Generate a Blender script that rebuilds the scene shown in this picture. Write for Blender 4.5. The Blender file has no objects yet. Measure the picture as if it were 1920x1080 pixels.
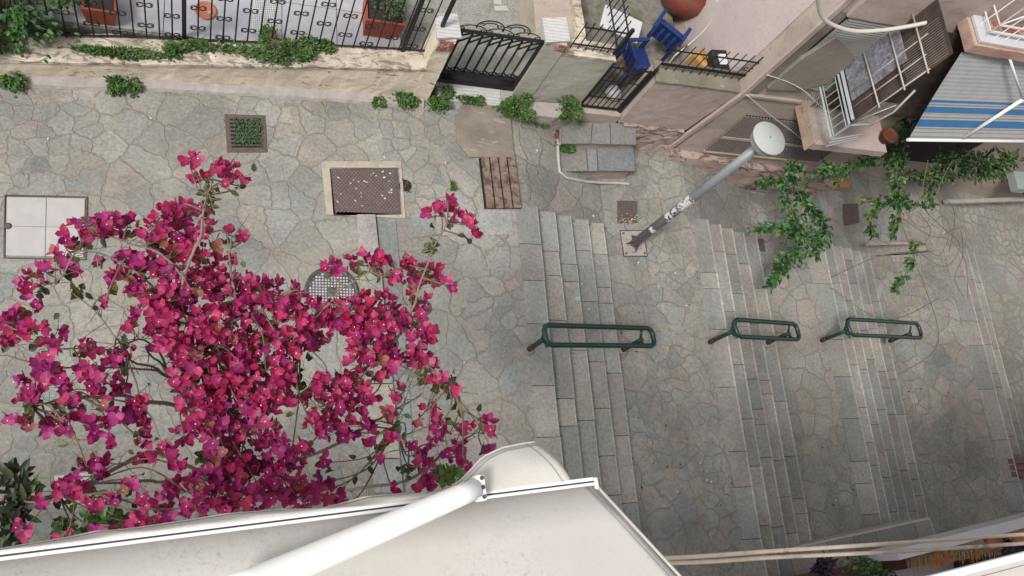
import bpy, bmesh, math, random
from mathutils import Vector, Matrix, noise
random.seed(7)
rnd = random.random
def ru(a, b): return a + (b - a) * random.random()
sc = bpy.context.scene
COL = sc.collection

# ------------------------------------------------------------------ camera
F = 1600.0; CAMZ = 9.0
d = Vector((350 - 960, -(1110 - 540), -F)).normalized()
up = -d
xa = Vector((1, 0, 0)); xa = (xa - xa.dot(up) * up).normalized()
ya = up.cross(xa)
az = math.radians(5)
xa, ya = math.cos(az) * xa + math.sin(az) * ya, -math.sin(az) * xa + math.cos(az) * ya
RW = Matrix((xa, ya, up))
cam_d = bpy.data.cameras.new('camera'); cam = bpy.data.objects.new('camera', cam_d); COL.objects.link(cam)
cam.matrix_world = Matrix.Translation((0, 0, CAMZ)) @ RW.to_4x4()
cam_d.sensor_width = 36; cam_d.lens = 36 * F / 1920; cam_d.clip_end = 500; cam_d.clip_start = 0.05
sc.camera = cam
# ------------------------------------------------------------------ world, sun, exposure
SUN_EL, SUN_AZ = math.radians(54), math.radians(240)
w = bpy.data.worlds.new('World'); sc.world = w; w.use_nodes = True
nt = w.node_tree; nt.nodes.clear()
sky = nt.nodes.new('ShaderNodeTexSky'); sky.sky_type = 'NISHITA'; sky.sun_disc = False
sky.sun_elevation = SUN_EL; sky.sun_rotation = SUN_AZ
hs = nt.nodes.new('ShaderNodeHueSaturation'); hs.inputs['Saturation'].default_value = 0.10
bg = nt.nodes.new('ShaderNodeBackground'); bg.inputs[1].default_value = 0.135
wo = nt.nodes.new('ShaderNodeOutputWorld')
nt.links.new(sky.outputs[0], hs.inputs['Color']); nt.links.new(hs.outputs[0], bg.inputs[0]); nt.links.new(bg.outputs[0], wo.inputs[0])
sd = bpy.data.lights.new('sun', 'SUN'); sd.energy = 2.1; sd.angle = math.radians(13); sd.color = (1, 0.965, 0.92)
so = bpy.data.objects.new('sun', sd); COL.objects.link(so)
sdir = Vector((math.sin(SUN_AZ) * math.cos(SUN_EL), math.cos(SUN_AZ) * math.cos(SUN_EL), math.sin(SUN_EL)))
so.rotation_euler = sdir.to_track_quat('Z', 'Y').to_euler(); so.location = (0, 0, 30)
sc.view_settings.view_transform = 'Standard'; sc.view_settings.look = 'None'
sc.view_settings.exposure = 0.66; sc.view_settings.gamma = 1

# ------------------------------------------------------------------ survey helpers: rays from the photo to real planes
def ray(px, py): return RW @ Vector((px - 960, -(py - 540), -F))
def P(px, py, z=0.0):
    v = ray(px, py); t = (z - CAMZ) / v.z
    return Vector((0, 0, CAMZ)) + t * v
def PY(px, py, y):
    v = ray(px, py); return Vector((0, 0, CAMZ)) + (y / v.y) * v
def PX(px, py, x):
    v = ray(px, py); return Vector((0, 0, CAMZ)) + (x / v.x) * v
def lerp(a, b, t): return a + (b - a) * t
def interp(x, pts):
    if x <= pts[0][0]: return pts[0][1]
    for (a, b), (c, e) in zip(pts, pts[1:]):
        if x <= c: return b + (e - b) * (x - a) / (c - a)
    return pts[-1][1]

# ------------------------------------------------------------------ tagging
def tag(o, label=None, cat=None, group=None, kind=None):
    if label: o['label'] = label
    if cat: o['category'] = cat
    if group: o['group'] = group
    if kind: o['kind'] = kind
    return o
def thing(name, loc, label, cat, group=None, rz=0):
    o = bpy.data.objects.new(name, None); COL.objects.link(o); o.empty_display_size = .1
    o.location = loc; o.rotation_euler = (0, 0, rz)
    o['_m'] = 0
    del o['_m']
    return tag(o, label, cat, group)
def wm(o): return Matrix.Translation(o.location) @ o.rotation_euler.to_matrix().to_4x4()

# ------------------------------------------------------------------ mesh builder (world coordinates; children are re-expressed in the parent's frame)
class MB:
    def __init__(s): s.v = []; s.f = []; s.c = []; s.col = (1, 1, 1); s.sm = []
    def add(s, vs, fs, col=None, smooth=False):
        b = len(s.v); s.v += [tuple(v) for v in vs]; c = col or s.col
        for f in fs: s.f.append(tuple(b + i for i in f)); s.c.append(c); s.sm.append(smooth)
    def hexa(s, p, col=None):   # p: 4 bottom ccw, 4 top ccw
        s.add(p, [(3, 2, 1, 0), (4, 5, 6, 7), (0, 1, 5, 4), (1, 2, 6, 5), (2, 3, 7, 6), (3, 0, 4, 7)], col)
    def box(s, x0, x1, y0, y1, z0, z1, col=None):
        s.hexa([(x0, y0, z0), (x1, y0, z0), (x1, y1, z0), (x0, y1, z0), (x0, y0, z1), (x1, y0, z1), (x1, y1, z1), (x0, y1, z1)], col)
    def obox(s, c, ax, ay, azv, col=None):  # oriented box centre + half vectors
        c = Vector(c); q = []
        for k in (-1, 1):
            for i, j in ((-1, -1), (1, -1), (1, 1), (-1, 1)): q.append(c + i * Vector(ax) + j * Vector(ay) + k * Vector(azv))
        s.hexa(q, col)
    def prism(s, poly, z0, z1, col=None):
        n = len(poly); a = sum(poly[i][0] * poly[(i + 1) % n][1] - poly[(i + 1) % n][0] * poly[i][1] for i in range(n))
        if a < 0: poly = poly[::-1]
        vs = [(p[0], p[1], z0) for p in poly] + [(p[0], p[1], z1) for p in poly]
        s.add(vs, [tuple(range(n - 1, -1, -1)), tuple(range(n, 2 * n))] + [(i, (i + 1) % n, n + (i + 1) % n, n + i) for i in range(n)], col)
    def quad(s, a, b, c, e, col=None): s.add([a, b, c, e], [(0, 1, 2, 3)], col)
    def tube(s, pts, r, n=8, col=None, smooth=True, close=False):
        pts = [Vector(p) for p in pts]; m = len(pts); vs = []; prev = None
        rr = r if isinstance(r, (list, tuple)) else [r] * m
        for i, p in enumerate(pts):
            if close: t = pts[(i + 1) % m] - pts[i - 1]
            else: t = pts[min(i + 1, m - 1)] - pts[max(i - 1, 0)]
            if t.length < 1e-9: t = Vector((0, 0, 1))
            t.normalize()
            if prev is None: a = t.orthogonal().normalized()
            else:
                a = prev - prev.dot(t) * t
                a = a.normalized() if a.length > 1e-6 else t.orthogonal().normalized()
            prev = a; b = t.cross(a)
            for k in range(n):
                th = 2 * math.pi * (k + .5) / n
                vs.append(p + rr[i] * (math.cos(th) * a + math.sin(th) * b))
        fs = []
        for i in range(m if close else m - 1):
            j = (i + 1) % m
            for k in range(n): fs.append((i * n + k, i * n + (k + 1) % n, j * n + (k + 1) % n, j * n + k))
        s.add(vs, fs, col, smooth and n > 4)
        if not close:
            b0 = len(s.v) - len(vs); cc = col or s.col
            for f in (tuple(range(n - 1, -1, -1)), tuple((m - 1) * n + k for k in range(n))): s.f.append(tuple(b0 + i for i in f)); s.c.append(cc); s.sm.append(False)
    def lathe(s, c, prof, n=24, col=None, axis=None, smooth=True):
        c = Vector(c); vs = []; q = Matrix.Identity(3) if axis is None else Vector(axis).to_track_quat('Z', 'Y').to_matrix()
        for r, z in prof:
            for k in range(n):
                th = 2 * math.pi * k / n; vs.append(c + q @ Vector((r * math.cos(th), r * math.sin(th), z)))
        m = len(prof); fs = [(i * n + k, i * n + (k + 1) % n, (i + 1) * n + (k + 1) % n, (i + 1) * n + k) for i in range(m - 1) for k in range(n)]
        s.add(vs, fs, col, smooth)
        b0 = len(s.v) - len(vs); cc = col or s.col
        for f in (tuple(range(n - 1, -1, -1)), tuple((m - 1) * n + k for k in range(n))): s.f.append(tuple(b0 + i for i in f)); s.c.append(cc); s.sm.append(False)
    def build(s, name, mat, parent=None, bevel=0, rough=0, cut=0, kind=None, seg=2, nscale=3.0):
        me = bpy.data.meshes.new(name)
        vs = [Vector(v) for v in s.v]
        me.from_pydata([tuple(v) for v in vs], [], s.f)
        ca = me.color_attributes.new('Col', 'FLOAT_COLOR', 'CORNER'); k = 0
        data = []
        for f, c in zip(s.f, s.c):
            for _ in f: data += [c[0], c[1], c[2], 1]
        ca.data.foreach_set('color', data)
        me.polygons.foreach_set('use_smooth', s.sm)
        if cut or rough:
            bm = bmesh.new(); bm.from_mesh(me)
            bmesh.ops.triangulate(bm, faces=[f for f in bm.faces if len(f.verts) > 4])
            if cut:
                while True:
                    long = [e for e in bm.edges if e.calc_length() > cut * 1.5]
                    if not long or len(bm.verts) > 30000: break
                    bmesh.ops.subdivide_edges(bm, edges=long, cuts=1, use_grid_fill=True)
            if rough:
                bm.normal_update()
                for v in bm.verts:
                    v.co += Vector(noise.noise_vector(v.co * nscale)) * rough + Vector(noise.noise_vector(v.co * nscale * 3.7)) * rough * .5
            bmesh.ops.triangulate(bm, faces=[f for f in bm.faces if len(f.verts) > 4])
            bm.to_mesh(me); bm.free()
        if parent is not None:
            root = parent
            chain = []
            while root is not None: chain.append(root); root = root.parent
            M = Matrix.Identity(4)
            for o in reversed(chain): M = M @ wm(o)
            me.transform(M.inverted())
        if len(me.vertices) > 60000: print('BIG', name, len(me.vertices))
        me.validate(); me.update()
        me.materials.append(mat)
        o = bpy.data.objects.new(name, me); COL.objects.link(o)
        if parent is not None: o.parent = parent
        if bevel:
            b = o.modifiers.new('bevel', 'BEVEL'); b.width = bevel; b.segments = seg; b.limit_method = 'ANGLE'
        if kind: o['kind'] = kind
        return o

# ------------------------------------------------------------------ materials
def newmat(name):
    m = bpy.data.materials.new(name); m.use_nodes = True; nt = m.node_tree
    return m, nt, nt.nodes['Principled BSDF']
class N:
    def __init__(s, nt): s.nt = nt
    def n(s, t, **k):
        x = s.nt.nodes.new(t)
        for a, b in k.items():
            if a.startswith('_'): setattr(x, a[1:], b)
        return x
    def link(s, a, b): s.nt.links.new(a, b)
    def set(s, sock, v):
        if isinstance(v, bpy.types.NodeSocket): s.link(v, sock)
        else: sock.default_value = v
    def pos(s):
        g = s.n('ShaderNodeNewGeometry'); return g.outputs['Position']
    def noise(s, vec, scale, detail=4, rough=.55, dist=0):
        x = s.n('ShaderNodeTexNoise'); s.set(x.inputs['Vector'], vec); x.inputs['Scale'].default_value = scale
        x.inputs['Detail'].default_value = detail; x.inputs['Roughness'].default_value = rough; x.inputs['Distortion'].default_value = dist
        return x.outputs['Fac'], x.outputs['Color']
    def ramp(s, fac, stops):
        x = s.n('ShaderNodeValToRGB'); s.set(x.inputs[0], fac); e = x.color_ramp.elements
        while len(e) < len(stops): e.new(.5)
        for el, (p, c) in zip(e, stops):
            el.position = p; el.color = (c, c, c, 1) if isinstance(c, (int, float)) else (*c, 1)
        return x.outputs[0]
    def mix(s, fac, a, b, mode='MIX'):
        x = s.n('ShaderNodeMix', _data_type='RGBA', _blend_type=mode)
        s.set(x.inputs[0], fac)
        s.set(x.inputs[6], (*a, 1) if isinstance(a, tuple) and len(a) == 3 else a); s.set(x.inputs[7], (*b, 1) if isinstance(b, tuple) and len(b) == 3 else b)
        return x.outputs[2]
    def math(s, op, a, b=0.0, c=0.0):
        x = s.n('ShaderNodeMath', _operation=op); s.set(x.inputs[0], a); s.set(x.inputs[1], b); s.set(x.inputs[2], c); return x.outputs[0]
    def vmath(s, op, a, b):
        x = s.n('ShaderNodeVectorMath', _operation=op); s.set(x.inputs[0], a)
        if op == 'SCALE': s.set(x.inputs['Scale'], b)
        else: s.set(x.inputs[1], b)
        return x.outputs[0]
    def bump(s, h, strength=.3, dist=.02):
        x = s.n('ShaderNodeBump'); s.set(x.inputs['Height'], h); x.inputs['Strength'].default_value = strength; x.inputs['Distance'].default_value = dist
        return x.outputs[0]
    def attr(s): return s.n('ShaderNodeVertexColor', _layer_name='Col').outputs[0]

def basic(name, col, rough=.6, metal=0, var=.15, scale=12, bump=.1, use_attr=False, col2=None, thr=(.5, .62), scale2=5, spec=.5):
    m, nt, b = newmat(name); k = N(nt); p = k.pos()
    f, _ = k.noise(p, scale, 5, .6)
    v = k.ramp(f, [(.25, 1 - var), (.75, 1 + var)])
    base = k.mix(1, v, k.attr() if use_attr else (*col, 1), 'MULTIPLY')
    if use_attr: base = k.mix(1, base, (*col, 1), 'MULTIPLY')
    if col2:
        g, _ = k.noise(p, scale2, 6, .65)
        base = k.mix(k.ramp(g, [(thr[0], 0.0), (thr[1], 1.0)]), base, (*col2, 1))
    k.link(base, b.inputs['Base Color']); b.inputs['Roughness'].default_value = rough; b.inputs['Metallic'].default_value = metal
    b.inputs['Specular IOR Level'].default_value = spec
    if bump: k.link(k.bump(f, bump, .01), b.inputs['Normal'])
    return m

def leafmat(name, tint=(1, 1, 1), trans=.25, rough=.5):
    m, nt, b = newmat(name); k = N(nt)
    base = k.mix(1, k.attr(), (*tint, 1), 'MULTIPLY'); ln_, _ = k.noise(k.pos(), 70, 3, .6); base = k.mix(1, base, k.ramp(ln_, [(.3, .75), (.7, 1.25)]), 'MULTIPLY')
    k.link(base, b.inputs['Base Color']); b.inputs['Roughness'].default_value = rough
    tr = k.n('ShaderNodeBsdfTranslucent'); k.link(base, tr.inputs[0])
    mx = k.n('ShaderNodeMixShader'); mx.inputs[0].default_value = trans
    out = nt.nodes['Material Output']; k.link(b.outputs[0], mx.inputs[1]); k.link(tr.outputs[0], mx.inputs[2]); k.link(mx.outputs[0], out.inputs[0])
    return m

def stone_stain(k, p, base, amt=1.0):
    """dirt, blotches, lichen specks shared by all the stone"""
    f1, _ = k.noise(p, 1.1, 6, .6); base = k.mix(1, base, k.ramp(f1, [(.3, 1 - .2 * amt), (.7, 1 + .16 * amt)]), 'MULTIPLY')
    f2, _ = k.noise(p, 26, 6, .7); base = k.mix(1, base, k.ramp(f2, [(.3, 1 - .24 * amt), (.72, 1 + .2 * amt)]), 'MULTIPLY')
    f3, _ = k.noise(k.vmath('MULTIPLY', p, (1, 1, 1)), 6.5, 7, .75, 1.5); base = k.mix(k.ramp(f3, [(.56, 0.0), (.72, .5 * amt)]), base, (.17, .16, .145, 1))
    f4, _ = k.noise(p, 9, 5, .7, .8); base = k.mix(k.ramp(f4, [(.6, 0.0), (.75, .35 * amt)]), base, (.36, .34, .30, 1))
    # fine veins
    f6, _ = k.noise(p, 4.2, 7, .7, 2.2)
    vein = k.ramp(f6, [(.487, 0.0), (.5, 1.0), (.513, 0.0)])
    base = k.mix(k.math('MULTIPLY', vein, .4 * amt), base, (.13, .12, .11, 1))
    f7, _ = k.noise(p, 3.3, 7, .75, 2.6)
    vein2 = k.ramp(f7, [(.49, 0.0), (.5, 1.0), (.51, 0.0)])
    base = k.mix(k.math('MULTIPLY', vein2, .28 * amt), base, (.42, .40, .37, 1))
    return base, f2

def paving(name, scale=2.85, jw=(.012, .034), joint=(.255, .232, .20), jdark=.55):
    m, nt, b = newmat(name); k = N(nt); p = k.pos()
    flat = k.vmath('MULTIPLY', p, (1, 1, 0))
    _, nc = k.noise(flat, 1.9, 4, .6); dv = k.vmath('SCALE', k.vmath('SUBTRACT', nc, (.5, .5, .5)), .34)
    _, nc2 = k.noise(flat, 9, 3, .5); dv2 = k.vmath('SCALE', k.vmath('SUBTRACT', nc2, (.5, .5, .5)), .035)
    q = k.vmath('MULTIPLY', k.vmath('ADD', k.vmath('ADD', flat, dv), dv2), (1, 1, 0))
    def vor(feat, sc_, rn=1.0):
        x = k.n('ShaderNodeTexVoronoi', _voronoi_dimensions='2D', _feature=feat, _distance='EUCLIDEAN'); k.link(q, x.inputs['Vector']); x.inputs['Scale'].default_value = sc_; x.inputs['Randomness'].default_value = rn
        return x
    ve, vc = vor('DISTANCE_TO_EDGE', scale), vor('F1', scale)
    ve2, vc2 = vor('DISTANCE_TO_EDGE', scale * 1.75, .9), vor('F1', scale * 1.75, .9)
    # patches of big stones and patches of small ones
    pf = k.ramp(k.noise(flat, .55, 1, .4)[0], [(.53, 0.0), (.545, 1.0)])
    ed = k.mix(pf, ve.outputs['Distance'], k.math('MULTIPLY', ve2.outputs['Distance'], .8))
    cc = k.mix(pf, vc.outputs['Color'], vc2.outputs['Color'])
    sep = k.n('ShaderNodeSeparateColor'); k.link(cc, sep.inputs[0])
    c = k.ramp(sep.outputs[0], [(0, (.235, .24, .225)), (.2, (.27, .27, .25)), (.38, (.30, .285, .25)), (.55, (.255, .26, .245)), (.7, (.32, .29, .245)), (.82, (.285, .255, .225)), (.9, (.25, .27, .26)), (1, (.22, .228, .22))])
    val = k.ramp(sep.outputs[1], [(0, .84), (1, 1.06)])
    c = k.mix(1, c, val, 'MULTIPLY')
    sand, _ = k.noise(flat, 1.3, 6, .7, 1.0); c = k.mix(k.ramp(sand, [(.46, 0.0), (.68, .55)]), c, (.295, .275, .24, 1))
    pinkf, _ = k.noise(flat, .8, 4, .6, .5); c = k.mix(k.ramp(pinkf, [(.55, 0.0), (.72, .45)]), c, (.27, .225, .205, 1))
    c, f2 = stone_stain(k, p, c, 1.45)
    # joints
    wn, _ = k.noise(flat, 2.3, 4, .6)
    sx = k.n('ShaderNodeSeparateXYZ'); k.link(p, sx.inputs[0])
    wx = k.n('ShaderNodeMapRange'); k.link(sx.outputs[0], wx.inputs[0]); wx.inputs[1].default_value = 12.8; wx.inputs[2].default_value = 14.2; wx.inputs[3].default_value = jw[0]; wx.inputs[4].default_value = jw[1]
    wd = k.math('MULTIPLY', wx.outputs[0], k.math('ADD', k.math('MULTIPLY', wn, 2.6), -.2))
    wd = k.math('MULTIPLY', wd, scale)
    jm = k.math('SUBTRACT', 1, k.n('ShaderNodeMath').outputs[0]) if False else None
    mr = k.n('ShaderNodeMapRange', _interpolation_type='SMOOTHSTEP'); k.link(ed, mr.inputs[0]); k.link(k.math('MULTIPLY', wd, .55), mr.inputs[1]); k.link(k.math('ADD', wd, .004), mr.inputs[2]); mr.inputs[3].default_value = 1; mr.inputs[4].default_value = 0
    jn, _ = k.noise(p, 40, 4, .7)
    jc = k.mix(k.ramp(jn, [(.48, 0.0), (.70, 1.0)]), (*joint, 1), (joint[0] * jdark, joint[1] * jdark, joint[2] * jdark, 1))
    # thin crack along the middle of some joints
    crack = k.n('ShaderNodeMapRange', _interpolation_type='SMOOTHSTEP'); k.link(ed, crack.inputs[0]); crack.inputs[1].default_value = .001; crack.inputs[2].default_value = .009 * scale / 2; crack.inputs[3].default_value = 1; crack.inputs[4].default_value = 0
    cn, _ = k.noise(flat, 1.9, 3, .5); cm = k.math('MULTIPLY', crack.outputs[0], k.ramp(cn, [(.50, 0.0), (.62, 1.0)]))
    fade, _ = k.noise(flat, 2.7, 3, .6); c = k.mix(k.math('MULTIPLY', mr.outputs[0], k.math('MINIMUM', k.math('ADD', k.ramp(fade, [(.34, .45), (.56, .95)]), k.math('MULTIPLY', k.math('SUBTRACT', wx.outputs[0], .012), 22.0)), 1.0)), c, jc)
    c = k.mix(k.math('MULTIPLY', cm, .7), c, (.09, .08, .07, 1))
    bl, _ = k.noise(flat, 2.1, 7, .75, .6); c = k.mix(k.ramp(bl, [(.50, 0.0), (.72, .45)]), c, (.205, .195, .18, 1))
    b2, _ = k.noise(flat, 1.0, 5, .65, 1.4); c = k.mix(k.ramp(b2, [(.54, 0.0), (.68, .4)]), c, (.33, .285, .225, 1))
    b3, _ = k.noise(flat, 14, 6, .8, .5); c = k.mix(k.ramp(b3, [(.58, 0.0), (.70, .4)]), c, (.37, .35, .315, 1))
    k.link(c, b.inputs['Base Color']); b.inputs['Roughness'].default_value = .82; b.inputs['Specular IOR Level'].default_value = .3
    h = k.math('ADD', k.math('MULTIPLY', mr.outputs[0], -1.0), k.math('MULTIPLY', f2, .5))
    h = k.math('ADD', h, k.math('MULTIPLY', sep.outputs[2], .5))
    k.link(k.bump(h, .7, .014), b.inputs['Normal'])
    return m

def slabmat(name, tint=(1, 1, 1), rough=.8, amt=1.0):
    m, nt, b = newmat(name); k = N(nt); p = k.pos()
    base = k.mix(1, k.attr(), (*tint, 1), 'MULTIPLY')
    base, f2 = stone_stain(k, p, base, amt * 1.3)
    k.link(base, b.inputs['Base Color']); b.inputs['Roughness'].default_value = rough; b.inputs['Specular IOR Level'].default_value = .3
    k.link(k.bump(f2, .35, .006), b.inputs['Normal'])
    return m

def plaster(name, col, col2, stain=(.16, .13, .10), amt=.6, chip=(.10, .09, .08), chipthr=.62, streak=True):
    m, nt, b = newmat(name); k = N(nt); p = k.pos()
    f, _ = k.noise(p, 2.2, 6, .6); base = k.mix(k.ramp(f, [(.35, 0.0), (.65, 1.0)]), (*col, 1), (*col2, 1))
    sp = k.vmath('MULTIPLY', p, (1.1, 3.2, 3.2))
    g, _ = k.noise(sp, 2.4, 7, .7, .8); base = k.mix(k.ramp(g, [(.52, 0.0), (.74, amt)]), base, (*stain, 1))
    h, _ = k.noise(k.vmath('MULTIPLY', p, (1, 2.6, 2.6)), 3.4, 8, .72, 1.2); ch = k.ramp(h, [(chipthr, 0.0), (chipthr + .035, 1.0)])
    base = k.mix(k.math('MULTIPLY', ch, .8), base, (*chip, 1))
    ff, _ = k.noise(p, 38, 4, .7); base = k.mix(1, base, k.ramp(ff, [(.3, .9), (.7, 1.08)]), 'MULTIPLY')
    k.link(base, b.inputs['Base Color']); b.inputs['Roughness'].default_value = .88; b.inputs['Specular IOR Level'].default_value = .2
    hh = k.math('ADD', k.math('MULTIPLY', ch, -1.2), k.math('MULTIPLY', ff, .4)); hh = k.math('ADD', hh, g)
    k.link(k.bump(hh, .4, .01), b.inputs['Normal'])
    return m

M = {}
M['paving'] = paving('flagstone paving')
M['slab'] = slabmat('slate slabs')
M['mortar'] = basic('mortar', (.20, .19, .165), .9, var=.25, scale=18, bump=.3)
M['wall'] = plaster('old cream plaster', (.74, .65, .52), (.62, .54, .43), amt=.45, stain=(.24, .19, .14), chipthr=.60)
M['walltop'] = plaster('flaking white wall top', (.66, .58, .48), (.36, .31, .25), amt=.8, chip=(.16, .13, .10), chipthr=.52)
M['wallgrey'] = plaster('smooth greige render', (.47, .45, .385), (.41, .39, .33), amt=.3, chip=(.2, .18, .15), chipthr=.74)
M['pink'] = plaster('dull pink render', (.47, .385, .355), (.39, .31, .28), amt=.5, stain=(.17, .13, .11), chipthr=.68)
M['pinkpale'] = plaster('pale pink render', (.50, .42, .40), (.46, .39, .375), amt=.35, stain=(.30, .25, .23), chipthr=.9)
M['pinkold'] = plaster('peeling pink render', (.44, .35, .315), (.35, .26, .225), amt=.75, stain=(.14, .10, .08), chip=(.09, .065, .05), chipthr=.53)
M['beige'] = plaster('beige render', (.41, .345, .295), (.35, .295, .25), amt=.65, stain=(.2, .165, .135), chipthr=.70)
M['moss'] = plaster('mossy concrete top', (.24, .21, .16), (.17, .155, .12), amt=.7, chipthr=.6, chip=(.33, .29, .23))
M['concrete'] = plaster('brown grey concrete', (.25, .215, .175), (.165, .142, .115), amt=.5, chip=(.30, .285, .245), chipthr=.57)
M['marble'] = None
def marble():
    m, nt, b = newmat('veined marble'); k = N(nt); p = k.pos()
    wv = k.n('ShaderNodeTexWave'); k.link(p, wv.inputs[0]); wv.inputs['Scale'].default_value = 7; wv.inputs['Distortion'].default_value = 4; wv.inputs['Detail'].default_value = 4; wv.inputs['Detail Scale'].default_value = 1.2; wv.bands_direction = 'Y'
    c = k.mix(k.ramp(wv.outputs[1], [(.05, 0.0), (.5, 1.0)]), (.40, .39, .385, 1), (.52, .51, .50, 1))
    f, _ = k.noise(p, 14, 5, .6); c = k.mix(1, c, k.ramp(f, [(.3, .9), (.7, 1.05)]), 'MULTIPLY')
    k.link(c, b.inputs['Base Color']); b.inputs['Roughness'].default_value = .5; return m
M['marble'] = marble()
M['plate'] = basic('white marble plate', (.41, .385, .37), .6, var=.07, scale=6, bump=.05, col2=(.38, .36, .345), thr=(.5, .7), scale2=7)
M['iron'] = basic('black painted iron', (.012, .012, .013), .45, .2, var=.4, scale=30, bump=.05, col2=(.05, .025, .015), thr=(.66, .74), scale2=20)
M['rust'] = basic('rusty cast iron', (.115, .085, .08), .7, .3, var=.25, scale=30, bump=.3, col2=(.16, .11, .085), thr=(.5, .7), scale2=10)
M['darkiron'] = basic('worn cast iron', (.10, .095, .095), .5, .5, var=.3, scale=30, bump=.3, col2=(.2, .19, .19), thr=(.52, .7), scale2=14)
M['steel'] = basic('polished steel', (.5, .5, .5), .25, .9, var=.2, scale=30)
M['green'] = basic('dark green painted steel', (.008, .035, .025), .42, .0, var=.4, scale=20, bump=.08, spec=.5, col2=(.04, .045, .035), thr=(.62, .7), scale2=16)
M['greenrust'] = basic('rusted post foot', (.07, .03, .018), .75, 0, var=.4, scale=30, col2=(.008, .035, .025), thr=(.5, .6), scale2=18)
M['galv'] = basic('galvanised steel', (.26, .275, .29), .45, .35, var=.12, scale=9, bump=.04)
M['lamp'] = basic('pale grey enamel', (.36, .39, .365), .55, 0, var=.05, scale=5, bump=.02, col2=(.33, .37, .34), thr=(.58, .7), scale2=14)
M['lampside'] = basic('weathered lamp body', (.22, .21, .19), .6, 0, var=.2, scale=14)
M['sticker'] = basic('paper sticker', (.62, .60, .60), .6, 0, var=.15, scale=40, col2=(.06, .06, .07), thr=(.55, .57), scale2=22)
M['black'] = basic('black plastic', (.012, .012, .014), .5)
M['terra'] = basic('terracotta plastic', (.30, .062, .034), .55, var=.12, scale=8, bump=.05)
M['terracotta'] = basic('fired clay', (.38, .13, .075), .8, var=.15, scale=12, col2=(.5, .3, .22), thr=(.62, .75), scale2=9)
M['bigpot'] = basic('dull red clay', (.20, .05, .03), .6, var=.2, scale=8, col2=(.12, .07, .06), thr=(.5, .62))
M['soil'] = basic('dark potting soil', (.035, .025, .018), .95, var=.5, scale=40, bump=.5)
M['brickred'] = basic('red brick', (.27, .09, .065), .85, var=.3, scale=20, col2=(.42, .33, .28), thr=(.52, .58), scale2=16)
M['wood'] = basic('weathered brown timber', (.20, .145, .115), .85, var=.4, scale=22, bump=.5, col2=(.085, .055, .042), thr=(.48, .6), scale2=13)
M['woodred'] = basic('red brown painted timber', (.13, .045, .04), .6, var=.2, scale=14)
M['white'] = basic('white painted metal', (.74, .73, .715), .5, 0, var=.03, scale=6, bump=.02)
M['arm'] = basic('white powder coated tube', (.76, .75, .735), .6, 0, var=.02, scale=6, bump=0, spec=.2)
M['whiteplastic'] = basic('white plastic', (.55, .545, .56), .45, var=.06, scale=5)
M['greypipe'] = basic('pale grey pipe', (.50, .47, .44), .5, var=.08, scale=9)
M['cable'] = basic('beige sheathed cable', (.48, .39, .32), .6, var=.15, scale=14, col2=(.26, .20, .16), thr=(.55, .65), scale2=5)
M['bluep'] = basic('blue plastic', (.005, .024, .12), .4, var=.2, scale=8)
M['yellow'] = basic('ochre plastic', (.36, .20, .06), .5, var=.2, scale=10)
M['tile'] = basic('grey lilac floor tile', (.33, .33, .35), .6, var=.12, scale=3, bump=.05, col2=(.39, .39, .41), thr=(.5, .7), scale2=9)
M['pebble'] = basic('speckled washed concrete', (.25, .245, .22), .85, var=.55, scale=60, bump=.4, col2=(.15, .145, .125), thr=(.5, .7), scale2=3)
M['yard'] = basic('mossy yard concrete', (.17, .16, .14), .9, var=.35, scale=16, bump=.3, col2=(.10, .09, .045), thr=(.5, .62), scale2=3.5)
M['greymetal'] = basic('grey painted frame', (.30, .34, .34), .5, .1, var=.12, scale=12)
M['shutter'] = basic('grey green shutter', (.27, .275, .25), .5, .1, var=.1, scale=10)
M['curtain'] = basic('dusty mesh curtain', (.24, .215, .18), .8, var=.12, scale=14)
M['glass'] = basic('wired glass panel', (.16, .155, .18), .25, 0, var=.5, scale=9, col2=(.30, .29, .32), thr=(.5, .62), scale2=22)
M['dark'] = basic('dark recess', (.012, .010, .010), .9)
M['rustmesh'] = basic('rusted grille', (.13, .10, .075), .7, .2, var=.3, scale=20)
M['rustshade'] = basic('rust brown and painted shade', (.055, .035, .03), .8, var=.4, scale=6, col2=(.10, .07, .055), thr=(.5, .65), scale2=3)
M['palemesh'] = basic('pale wire', (.40, .37, .33), .6, .1, var=.2, scale=20)
M['louver'] = basic('faded brown louvre', (.20, .165, .155), .7, 0, var=.15, scale=12)
M['balcony'] = plaster('flaking balcony edge', (.42, .22, .18), (.50, .38, .32), amt=.3, chip=(.48, .42, .36), chipthr=.56)
M['balwhite'] = basic('pale painted balcony rim', (.52, .51, .53), .6, var=.06, scale=6)
M['orange'] = basic('orange painted kerb block', (.36, .19, .11), .85, var=.2, scale=8, col2=(.26, .17, .12), thr=(.5, .65))
M['beigeorange'] = basic('worn ochre render', (.40, .30, .22), .85, var=.15, scale=9, col2=(.33, .20, .16), thr=(.5, .6), scale2=4)
M['kerb'] = basic('pale stone kerb', (.33, .30, .28), .85, var=.2, scale=12, bump=.2)
M['kerbmortar'] = basic('white mortar edge', (.43, .41, .385), .9, var=.15, scale=16, bump=.2)
M['cement'] = basic('pale buff cement', (.40, .345, .28), .85, var=.15, scale=10, bump=.2, col2=(.31, .27, .22), thr=(.5, .65), scale2=6)
M['thatch'] = basic('frayed straw mat', (.30, .19, .11), .9, var=.5, scale=34, bump=.6, col2=(.45, .13, .03), thr=(.55, .62), scale2=3)
M['leaf'] = leafmat('leaves'); M['bract'] = leafmat('bougainvillea bracts', (.85, 1, .85), trans=.33, rough=.55)
M['bark'] = basic('grey brown bark', (.20, .15, .125), .85, var=.3, scale=30, bump=.4)
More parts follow.
